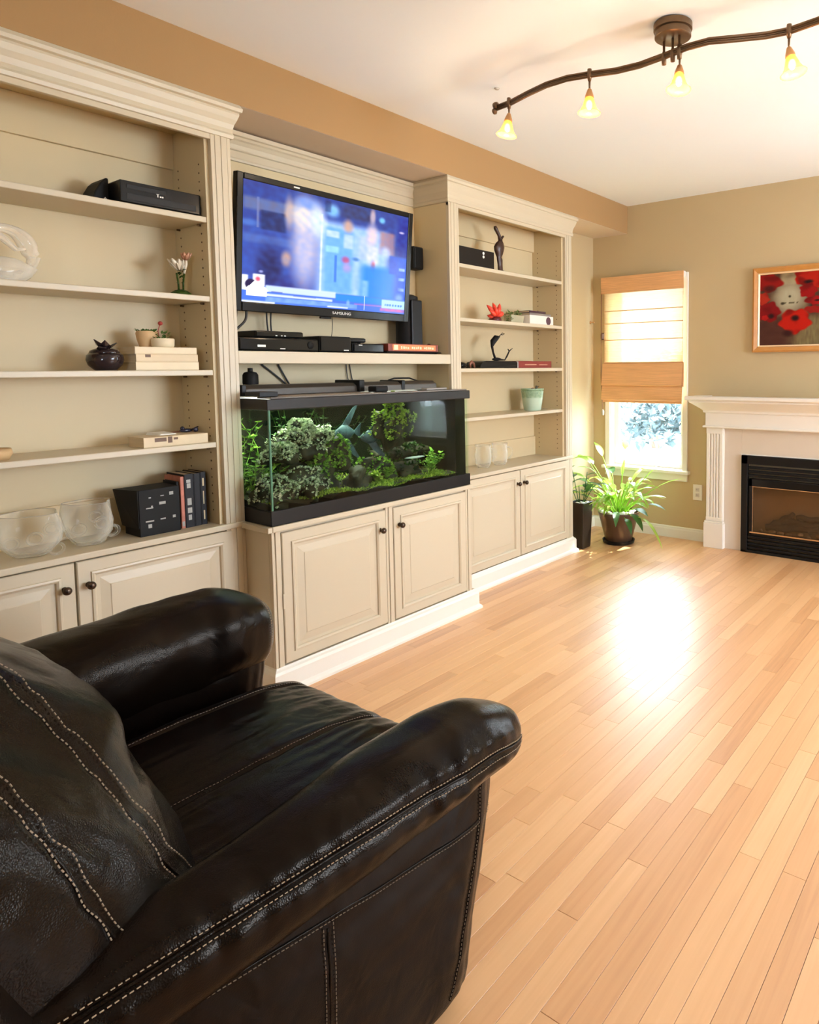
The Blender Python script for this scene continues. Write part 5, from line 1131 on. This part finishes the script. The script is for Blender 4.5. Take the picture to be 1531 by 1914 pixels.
def lily_leaf(az, el, SL, LL, wd, droop, m=LG):
    global n_l
    base = Vector((PC[0]+.04*math.cos(az)*random.random()*1.5, PC[1]+.04*math.sin(az)*random.random()*1.5, .205)); d = Vector((math.cos(az)*math.cos(el), math.sin(az)*math.cos(el), math.sin(el)))
    P = [base]; dd = d.copy()
    for q in range(6): dd = (dd+Vector((math.cos(az)*.05, math.sin(az)*.05, -.03))).normalized(); P.append(P[-1]+dd*SL/6)
    for q in P:
        q.y = min(q.y, 4.48); q.x = max(q.x, -2.78)
    stems.tube(P, [.0035]*4+[.003]*3, 5)
    vs, fs = leafmesh(P[-1], dd, LL, wd, droop, twist=random.uniform(-.5, .5))
    vs = [Vector((max(v.x, -2.785), min(v.y, 4.44 if v.z > .4 else 4.49), max(v.z, .012))) for v in vs]
    MB().add(vs, fs).build('leaf', m, t, smooth=True); n_l += 1
for k in range(50):
    az = random.uniform(0, 2*PI); el = random.uniform(.75, 1.45); lily_leaf(az, el, random.uniform(.10, .30), random.uniform(.12, .22), random.uniform(.014, .028), random.uniform(.8, 2.2))
for az, el, SL, LL, wd, dr, m in ((2.9, 1.15, .42, .20, .040, 1.2, LG), (2.6, 1.2, .47, .17, .030, .6, LG), (3.6, 1.05, .34, .20, .034, 1.4, LG), (1.9, 1.3, .50, .16, .034, 1.2, LG), (3.1, .95, .30, .22, .030, 1.9, LD), (-.2, .85, .22, .22, .026, .6, LG),
                                  (.15, .9, .34, .20, .016, .4, LG), (-.9, .9, .38, .18, .014, .5, LG), (-.5, .35, .16, .18, .028, 1.3, LD), (-.3, .55, .17, .15, .030, .8, LD), (-.7, .15, .15, .14, .026, 1.5, LD), (-.45, .25, .22, .30, .013, 1.3, LG), (-1.1, .5, .15, .18, .026, 1.2, LD), (-2.2, .7, .15, .18, .026, 1.6, LD), (-.15, 1.1, .22, .16, .026, .8, LG), (-1.3, 1.2, .25, .15, .022, 1.0, LG), (3.3, 1.3, .40, .16, .034, 1.6, LG), (2.2, 1.0, .36, .18, .034, 1.3, LD), (.5, 1.15, .40, .17, .026, 1.0, LG), (-2.6, 1.0, .26, .18, .032, 1.5, LG), (4.0, .6, .18, .20, .030, 1.2, LD), (-.6, .95, .26, .16, .030, .9, LG), (0.0, .6, .22, .16, .026, .8, LD)):
    lily_leaf(az, el, SL, LL, wd, dr, m)
stems.build('stems', LG, t, smooth=True)['kind'] = 'stuff'
# fallen leaf stalk on the wall side
# tall vase plant
VC = (-2.535, 3.915)
t = thing('vase_plant', 'tall square black vase with dark glossy leaved stems, beside the bookcase', 'potted plant', (VC[0], VC[1], 0))
def sq(z, h, i=0): return [(VC[0]-h, VC[1]-h, z), (VC[0]+h, VC[1]-h, z), (VC[0]+h, VC[1]+h, z), (VC[0]-h, VC[1]+h, z)]
MB().rings([sq(0, .048), sq(.012, .050), sq(.325, .062), sq(.325, .054), sq(.30, .053)]).build('vase', mat('black_glazed_vase', (.022, .015, .010), .3, noise_amt=.3), t, bevel=.006, seg=3)
for k in range(7): MB().ico((VC[0]+random.uniform(-.042, .042), VC[1]+random.uniform(-.042, .042), .316), random.uniform(.010, .016), 2, (1, 1, .7), .2, k).build('pebble', peb, t, smooth=True)
random.seed(4); vst = MB()
for az, el, SL, lv in ((2.9, 1.30, .30, 5), (3.6, 1.2, .26, 4), (-.2, 1.35, .16, 3), (1.2, 1.4, .22, 4), (-1.2, 1.3, .14, 2)):
    base = Vector((VC[0]+.02*math.cos(az), VC[1]+.02*math.sin(az), .31)); d = Vector((math.cos(az)*math.cos(el), math.sin(az)*math.cos(el), math.sin(el))); P = [base+d*SL*q/8+Vector((0, 0, 0)) for q in range(9)]
    vst.tube(P, .0028, 6)
    for q in range(lv):
        p = P[min(8, 4+q)]; a2 = az+(-1)**q*random.uniform(.7, 1.3); e2 = random.uniform(.1, .8)
        vs, fs = leafmesh(p, (math.cos(a2)*math.cos(e2), math.sin(a2)*math.cos(e2), math.sin(e2)), random.uniform(.07, .11), random.uniform(.020, .030), .7)
        vs = [Vector((max(v.x, -2.785), v.y if v.y > 3.86 or v.x > -2.5 else max(v.y, 3.83), v.z)) for v in vs]
        MB().add(vs, fs).build('leaf', LD, t, smooth=True)
for az, el, SL, LL, wd in ((-.35, 1.1, .10, .20, .032), (.1, 1.0, .13, .16, .026)):
    base = Vector((VC[0]+.02, VC[1], .31)); d = Vector((math.cos(az)*math.cos(el), math.sin(az)*math.cos(el), math.sin(el))); vst.tube([base, base+d*SL], .003, 6)
    vs, fs = leafmesh(base+d*SL, d, LL, wd, 1.8); MB().add(vs, fs).build('leaf', LD, t, smooth=True)
vst.build('stems', LD, t, smooth=True)['kind'] = 'stuff'

# ------------------------------------------------------------------ ceiling light
t = thing('track_light', 'wavy bronze ceiling track light with small glowing glass shades', 'ceiling light', (-1.06, 2.247, ZC))
MB().lathe([(.001, -.052), (.058, -.052), (.064, -.048), (.064, -.032), (.060, -.030), (.060, -.026), (.068, -.024), (.068, -.004), (.064, -.0005), (.001, -.0005)], (-1.06, 2.25, ZC), 40).build('canopy', M['bronze'], t, smooth=True, auto=.6)
TR = [(-1.889, 2.273), (-1.80, 2.262), (-1.691, 2.231), (-1.58, 2.206), (-1.48, 2.203), (-1.385, 2.226), (-1.294, 2.255), (-1.201, 2.264), (-1.095, 2.251), (-1.0, 2.235), (-.92, 2.238), (-.829, 2.278), (-.747, 2.312), (-.676, 2.325), (-.578, 2.312), (-.48, 2.28), (-.38, 2.25), (-.26, 2.24)]
ZT = 2.365; mb = MB(); mb.tube([(x, y, ZT+.009) for x, y in TR], .0055, 8); mb.tube([(x, y, ZT-.006) for x, y in TR], .0055, 8); mb.tube([(x, y, ZT+.0015) for x, y in TR], .0035, 6); mb.build('track', M['bronze'], t, smooth=True)
MB().lathe([(.001, -.011), (.013, -.009), (.015, 0), (.013, .009), (.001, .011)], (-1.892, 2.273, ZT+.012), 14, axis='x').lathe([(.001, -.010), (.012, -.008), (.013, 0), (.001, .010)], (-1.896, 2.273, ZT-.010), 14, axis='x').build('end_cap', M['bronze'], t, smooth=True)
for x, y in ((-1.095, 2.252), (-1.058, 2.246), (-1.030, 2.240)): MB().tube([(x, y, ZC-.051), (x, y, ZT-.022)], .0048, 8).lathe([(.001, -.03), (.008, -.028), (.009, -.006), (.006, .016), (.001, .02)], (x, y, ZT), 12).build('post', M['bronze'], t, smooth=True)
shade = bpy.data.materials.new('amber_glass_shade'); shade.use_nodes = True; nt = shade.node_tree; b = nt.nodes['Principled BSDF']
b.inputs['Base Color'].default_value = (1, .52, .14, 1); b.inputs['Roughness'].default_value = .2; out = nt.nodes['Material Output']
tl = N(nt, 'ShaderNodeBsdfTranslucent'); tl.inputs[0].default_value = (1, .50, .12, 1); tp = N(nt, 'ShaderNodeBsdfTransparent'); m1 = N(nt, 'ShaderNodeMixShader'); m1.inputs[0].default_value = .4; m2 = N(nt, 'ShaderNodeMixShader'); m2.inputs[0].default_value = .35
nt.links.new(b.outputs[0], m1.inputs[1]); nt.links.new(tl.outputs[0], m1.inputs[2]); nt.links.new(m1.outputs[0], m2.inputs[1]); nt.links.new(tp.outputs[0], m2.inputs[2]); nt.links.new(m2.outputs[0], out.inputs[0])
bulb = emis('halogen_capsule', (1, .82, .46), 14)
def head(x, y, tx, ty, top=2.30):
    """hangs from the track at (x, y); tx, ty tilt of the shade axis"""
    ax = Vector((tx, ty, -1)).normalized(); p0 = Vector((x, y, ZT-.020)); j = Vector((x, y, top+.012))
    root = MB().tube([(x, y, ZT+.022), (x, y, ZT-.002), (x, y, ZT-.022)], [.008, .0105, .006], 10).tube([p0, j], [.0045, .0035], 8).build('lamp_head', M['bronze'], t, smooth=True)
    s = ax.cross(Vector((0, 1, 0))).normalized(); r2 = s.cross(ax).normalized()
    def lathe_ax(prof, n=22, caps=True):
        return MB().rings([[j+ax*h+(s*math.cos(2*PI*k/n)+r2*math.sin(2*PI*k/n))*r for k in range(n)] for r, h in prof], caps)
    lathe_ax([(.004, -.004), (.008, .0), (.016, .022), (.017, .030), (.012, .032)]).build('socket', M['copper'], root, smooth=True, auto=.7)
    sh = lathe_ax([(.0150, .029), (.0205, .045), (.026, .062), (.034, .078), (.0445, .088), (.0435, .0895), (.0325, .079), (.0245, .063), (.019, .046), (.0135, .030)], caps=False)
    sh.build('shade', shade, root, smooth=True)
    bp = j+ax*.057; MB().ico(bp, .012, 2, (1, 1, 1.5)).build('bulb', bulb, root, smooth=True)
    l = bpy.data.lights.new('lamp', 'POINT'); l.energy = 2.7; l.color = (1, .78, .50); l.shadow_soft_size = .012
    lo = bpy.data.objects.new('lamp', l); C.objects.link(lo); lo.location = j+ax*.125; par(lo, root)
head(-1.812, 2.262, -.10, -.10, 2.310); head(-1.392, 2.226, .0, -.05, 2.300); head(-1.030, 2.243, .02, -.15, 2.303); head(-.676, 2.325, .20, .0, 2.300); head(-.36, 2.246, .1, -.1, 2.300)
o = MB().lathe([(.001, -.006), (.009, -.005), (.012, 0)], (-1.918, 2.313, ZC), 14).build('ceiling_hook', mat('grey_plastic', (.45, .43, .40), .5), smooth=True, origin=(-1.918, 2.313, ZC)); tag(o, 'tiny grey hook on the ceiling left of the track light', 'hook')
# ------------------------------------------------------------------ leather recliner
XC = -1.335
ch = thing('recliner', 'wide dark brown leather recliner with contrast stitching in the foreground', 'armchair', (XC, .55, 0))
def nz(x, y, z, f): return noise.noise(Vector((x*f, y*f, z*f)))
STP = []      # stitch polylines: list of (points, normals)
def stitch_line(pts, nrm, L=.0042, gap=.0030, r=.0007):
    """small raised dashes along a polyline lying on the leather"""
    mb = MB(); P = [Vector(p) for p in pts]; D = [0]
    for i in range(1, len(P)): D.append(D[-1]+(P[i]-P[i-1]).length)
    def at(d):
        lo = 0
        while at.i < len(D)-2 and D[at.i+1] < d: at.i += 1
        i = at.i; t = (d-D[i])/max(1e-9, D[i+1]-D[i]); return P[i].lerp(P[i+1], min(1, t)), Vector(nrm[i]).normalized()
    at.i = 0; s = 0
    while s+L < D[-1]:
        p, n = at(s); q, n2 = at(s+L); u = (q-p).normalized(); p = p+n*.0012; q = q+n*.0012; w_ = u.cross(n)*r
        mb.add([p-w_-n*r, p+w_-n*r, p+w_*.6+n*r*.7, p-w_*.6+n*r*.7, q-w_-n*r, q+w_-n*r, q+w_*.6+n*r*.7, q-w_*.6+n*r*.7],
               [(0, 1, 2, 3), (7, 6, 5, 4), (1, 5, 6, 2), (2, 6, 7, 3), (3, 7, 4, 0)])
        s += L+gap
    return mb
def surf(name, fn, nu, nv, parent, closed_u=True, caps=True):
    """fn(i/nu, j/nv) ring lofts"""
    rs = [[fn(i/nu, j/nv) for i in range(nu)] for j in range(nv+1)]
    return MB().rings(rs, caps).build(name, M['leather'], parent, smooth=True)
M['stitch2'] = mat('dark_tan_thread', (.17, .125, .085), .7, spec=.1)
# --- arms
ARM = {1: dict(cx=-.8739, zc=.531, top=.0729, outer=.09, innf=.10, innb=.04, yend=1.0666, tap=.2632, pw=3.03, droop=.0244, bot=.060, bx=-.921, bh=.061),
       -1: dict(cx=-1.7789, zc=.5796, top=.0834, outer=.09, innf=.1437, innb=.1961, yend=1.0666, tap=.1824, pw=2.57, droop=.0292, bot=.1468, bx=-1.745, bh=.075)}
def SAv(v): return .7039-.6077*sm(v, 0, 1)-.0986*sm(v, .6, 1)
def arm_fn(s):
    q = ARM[s]
    def f(u, v):
        y = .10+(q['yend']-.10)*v; y0 = q['yend']-q['tap']; k = 1.0
        if y > y0: k = math.sqrt(max(0.0, 1-((y-y0)/q['tap'])**q['pw']))
        k = max(k, .02); inner = q['innb']+(q['innf']-q['innb'])*sm(y, .35, .80)
        a = 2*PI*u; ca, sa = math.cos(a), math.sin(a)
        wx = (q['outer'] if ca > 0 else inner)*(.45+.55*k); top = q['top']+.012*sm(y, .4, .9)
        zc = q['zc']-q['droop']*sm(y, q['yend']-.16, q['yend'])
        X = sup(ca, 2.5)*wx*k**.35; Z = sup(sa, 2.3)*(top if sa > 0 else q['bot'])*(.30+.70*k)
        da = a-SAv(v); da = da-2*PI if da > PI else da
        g = math.exp(-(da/.07)**2)
        pucker = .0045*math.exp(-((abs(da)-.32)/.26)**2)*nz(0, y, s, 34)+.004*math.exp(-((abs(da)-.30)/.16)**2)
        wr = .005*nz(X*1.5, y, Z, 9)+.003*nz(X, y, s*3, 18)*sm(y, .5, .95)
        r = 1-.05*g+(wr+pucker)/.11*k
        return (q['cx']+s*X*r, y, zc+Z*r)
    return f
def surf_lines(f, offs, cfn, v0=0, v1=.985, n=160):
    out = []
    for off in offs:
        pts = []; ns = []
        for j in range(n):
            v = v0+(v1-v0)*j/n; u = (SAv(v)+off)/(2*PI); p = Vector(f(u, v)); e = 1e-3
            nn = (Vector(f(u+e, v))-p).cross(Vector(f(u, v+e))-p); c = cfn(p); nn = nn if nn.dot(p-c) > 0 else -nn
            pts.append(p+nn.normalized()*.0008); ns.append(nn)
        out.append((pts, ns))
    return out
for s in (1, -1):
    f = arm_fn(s); q = ARM[s]; arm = surf('armrest', f, 128, 160, ch)
    cf = lambda p: Vector((q['cx'], p.y, q['zc']))
    for pts, ns in surf_lines(f, (-.10, .10), cf): stitch_line(pts, ns).build('stitching', M['stitch'], arm)['kind'] = 'stuff'
    MB().tube([p for p, n in zip(*surf_lines(f, (0,), cf)[0])], .0030, 8).build('welt', M['leather'], arm, smooth=True)
    if s < 0:      # stitched rim around the visible front end
        pts = [Vector(f(k/128, .955)) for k in range(129)]; nn_ = [(p-Vector((q['cx'], .95, q['zc']))).normalized() for p in pts]; stitch_line([p+n*.0015 for p, n in zip(pts, nn_)], nn_, r=.0009).build('stitching', M['stitch'], arm)['kind'] = 'stuff'
    # arm body below the pad
    cx, bh = q['bx'], q['bh']
    def fronty(v): return .945+.085*sm(v, -.1, 1.0)
    def body(u, v, s=s, cx=cx, bh=bh):
        z = .045+.455*v; a = 2*PI*u; ca, sa = math.cos(a), math.sin(a); y0 = .13; y1 = fronty(v)
        hy = (y1-y0)/2; X = sup(ca, 5)*bh; Y = sup(sa, 9)*hy
        if Y > hy-.09: t_ = (Y-(hy-.09))/.09; X *= (1-.22*t_*t_)
        bl = .006*math.sin(PI*v)*max(0, ca); w_ = .004*nz(u*4, z, s, 7)+.0025*nz(Y, z*2, s, 14)
        if v < .06: X *= (.94+v)
        return (cx+s*(X+bl+w_), (y0+y1)/2+Y, z)
    b = surf('arm_panel', body, 160, 60, ch)
    def onside(y, z):
        v = (z-.045)/.455; y1 = fronty(v); hy = (y1-.13)/2; Yc = (y1+.13)/2; w_ = max(-.999, min(.999, (y-Yc)/hy))
        # invert sup(sin a, 9) = w_
        sa = math.copysign(abs(w_)**4.5, w_); a = math.asin(max(-1, min(1, sa))); a = a if a >= 0 else a+2*PI
        return Vector(body(a/(2*PI), v))+Vector((s*.0012, 0, 0))
    N_ = (s, .12, 0)
    lines = [[onside(.958-.095*((.46-z)/.40)**1.5, z) for z in [.455-.40*k/60 for k in range(61)]],
             [onside(y, .455-.090*sm(y, .2, 1.0)) for y in [.15+.80*k/90 for k in range(91)]],
             [onside(.590, z) for z in [.405-.355*k/40 for k in range(41)]], [onside(.608, z) for z in [.405-.355*k/40 for k in range(41)]],
             [onside(.965+.055*k/10, .362) for k in range(10)]]
    mbs = MB()
    for ln in lines:
        m_ = stitch_line(ln, [N_]*len(ln), r=.0006); mbs.add(m_.v, m_.f)
    mbs.build('stitching', M['stitch2'], b)['kind'] = 'stuff'
    for i, ln in enumerate(lines[:2]+[[onside(.599, z) for z in [.40-.35*k/40 for k in range(41)]]]):
        MB().tube([p+Vector((-s*.0012, .005 if i == 0 else 0, .005 if i == 1 else 0)) for p in ln], .0022, 6).build('piping', M['leather'], b, smooth=True)
# --- seat cushion
def seat(u, v):
    x = -1.63+.655*v; a = 2*PI*u; ca, sa = math.cos(a), math.sin(a); e = min(v, 1-v)/.10; k = 1 if e > 1 else math.sqrt(max(0, 1-(1-e)**2)); k = max(.35, k)
    Y = sup(ca, 3.2)*.375; Z = sup(sa, 3.0)*(.085*k if sa > 0 else .10)
    cr = .014*math.cos((x-XC)*5)*(1 if sa > 0 else 0)*(1-(abs(Y)/.40)**3)
    g = -.010*(math.exp(-((x-(XC+.085))/.006)**2)+math.exp(-((x-(XC-.215))/.006)**2)) if sa > 0 else 0
    w_ = .005*nz(x*1.2, Y*.6, 2, 9)+.003*nz(x*3, Y, 5, 16)
    return (x, .690+Y*(1-.04*(1-k)), .372+Z+cr+(g+w_)*(1 if sa > -.2 else 0))
se = surf('seat_cushion', seat, 110, 120, ch)
for x in (XC+.078, XC-.222):
    v = (x+1.63)/.655; pts = [Vector(seat(u/2/PI, v)) for u in [.05+2.4*k/90 for k in range(91)]]
    stitch_line(pts, [(0, .25, 1)]*len(pts), r=.0005).build('stitching', mat('dark_thread', (.16, .12, .09), .6), se)['kind'] = 'stuff'
# footrest panel under the seat
def foot(u, v):
    z = .07+.31*v; a = 2*PI*u; return (-1.325+sup(math.cos(a), 8)*.345, .70+sup(math.sin(a), 8)*(.325+.01*math.sin(PI*v)), z)
surf('footrest', foot, 64, 14, ch)
bx('base_frame', (XC-.44, .20, .0), (XC+.44, .84, .048), M['matteblack'], ch, .004)
# --- back: local frame along a reclined axis
TH = math.radians(23.59)
P0 = Vector((0, .299, .274)); U = Vector((0, -math.sin(TH), math.cos(TH))); W = Vector((0, math.cos(TH), math.sin(TH)))
def lerp_tab(T, v):
    if v <= T[0][0]: return T[0][1]
    for (a, p), (b, q) in zip(T, T[1:]):
        if v <= b: return p+(q-p)*sm(v, a, b)*.5+(q-p)*(v-a)/(b-a)*.5
    return T[-1][1]
SEAMS = [[(.12, .335), (.18, .36), (.33, .385), (.411, .369), (.481, .330), (.556, .294), (.62, .253), (.70, .200)],
         [(.12, .362), (.20, .400), (.336, .417), (.431, .398), (.496, .352), (.566, .312), (.629, .278), (.70, .240)],
         [(.25, .475), (.313, .479), (.373, .480), (.454, .472), (.531, .454), (.594, .431), (.639, .407), (.72, .365)],
         [(.25, .485), (.318, .487), (.371, .4875), (.436, .484), (.514, .471), (.581, .453), (.632, .433), (.72, .392)]]
def gv(i, v): return (lerp_tab(SEAMS[i], v)+lerp_tab(SEAMS[i+1], v))/2
def back(u, v):
    S = .80*v; a = 2*PI*u; ca, sa = math.cos(a), math.sin(a)
    e0 = min(v, 1-v)*.80/.20; k = 1 if e0 >= 1 else math.sqrt(max(0, 1-(1-e0)**2.0)); k = max(k, .05)
    f_ = .304*(1-.414*sm(S, .28, .62)); X = sup(ca, 2.848)*.518*(.80+.20*k); n = sup(sa, 2.4)
    Nn = n*(f_ if n > 0 else .10)*(.25+.75*k)
    if n > 0:
        Nn += .046*sm(S, .31, .40)*(1-sm(abs(X), .22, .36))*n*(1-sm(S, .7, .8)) - .006*math.exp(-((S-.315)/.012)**2)*(1-sm(abs(X), .26, .36))*n
        if X > .1: Nn -= .007*math.exp(-((X-gv(0, v))/.008)**2)*sm(v, .08, .15)+.006*math.exp(-((X-gv(2, v))/.005)**2)*sm(v, .2, .28)
        Nn += .004*nz(X*2, S, n, 9)+.0022*nz(X*6, S*2, n, 14)
    p = P0+U*S+W*Nn; return (XC+X, p.y, p.z)
bk = surf('back_cushion', back, 256, 130, ch)
def find_u(xt, v):
    lo, hi = 0, .25
    for _ in range(40):
        m_ = (lo+hi)/2
        if back(m_, v)[0]-XC > xt: lo = m_
        else: hi = m_
    return (lo+hi)/2
mbs = MB()
for si in range(4):
    pts = []; ns = []; T = SEAMS[si]
    for j in range(161):
        v = T[0][0]+(T[-1][0]-T[0][0])*j/160; u = find_u(lerp_tab(T, v), v); p = Vector(back(u, v)); e = 2e-3
        nn = (Vector(back(u+e, v))-Vector(back(u-e, v))).cross(Vector(back(u, v+e))-Vector(back(u, v-e))); c = P0+U*.8*v+Vector((XC, 0, 0))
        nn = nn if nn.dot(p-c) > 0 else -nn; pts.append(p+nn.normalized()*.0018); ns.append(nn)
    m_ = stitch_line(pts, ns); mbs.add(m_.v, m_.f)
mbs.build('stitching', mat('tan_thread_back', (.30, .235, .165), .7, spec=.1), bk)['kind'] = 'stuff'
for si, v0, v1 in ((0, .12, .71), (2, .25, .73)):
    MB().tube([Vector(back(find_u(gv(si, v), v), v)) for v in [v0+(v1-v0)*j/140 for j in range(141)]], .0030, 8).build('welt', M['leather'], bk, smooth=True)
Q0 = Vector((0, .30, .36))
def shell(u, v):
    S = -.15+.95*v; a = 2*PI*u; e0 = min(v, 1-v)*.95/.08; k = 1 if e0 >= 1 else math.sqrt(max(0, 1-(1-e0)**2)); k = max(k, .1)
    X = sup(math.cos(a), 4.5)*.548*(.94+.06*k); n = sup(math.sin(a), 3); p = Q0+U*S+W*(-.03+n*.085*k+.003*nz(X, S, n, 8)); return (XC+X, p.y, p.z)
surf('back_shell', shell, 90, 50, ch)

# ------------------------------------------------------------------ outdoors
random.seed(2)
gmat_ = gmat('garden_lawn', (.30, .36, .32), (.42, .46, .44), 3, .9)
o = bx('lawn', (-16, 4.70, -.35), (16, 26, -.30), gmat_, None, 0); o['kind'] = 'structure'; o.name = 'lawn'; o['label'] = 'pale sunlit ground outside the window'
hl = leafmat('hedge_leaf', (.045, .072, .082), (.085, .125, .14), .05, (.1, .15, .15))
for k, (x, y, r, lb) in enumerate(((-3.6, 8.2, .95, 'pale sunlit shrub seen through the left of the window'), (-5.8, 11.6, 1.3, 'large overexposed shrub behind the others outside'), (-2.1, 9.9, 1.0, 'small shrub outside, right part of the window view'), (-.2, 8.6, .9, 'shrub outside the right hand window'))):
    t = thing('garden_shrub', lb, 'shrub', (x, y, -.30), 'shrubs outside'); mb = MB()
    for q in range(1500):
        d = rdir(); d.z = abs(d.z)*.9; p = Vector((x, y, r*.35))+Vector((d.x, d.y, d.z))*r*random.uniform(.6, 1)
        leaflet(mb, p, rdir(), .15, .05)
    mb.build('foliage', hl, t)['kind'] = 'stuff'
    tb = MB()
    for q in range(4): tb.tube([(x+random.uniform(-.1, .1), y+random.uniform(-.1, .1), -.30), (x+random.uniform(-.3, .3)*r, y+random.uniform(-.3, .3)*r, r*.35)], [.03, .015], 6)
    tb.build('branches', mat('shrub_bark', (.12, .08, .05), .9), t)
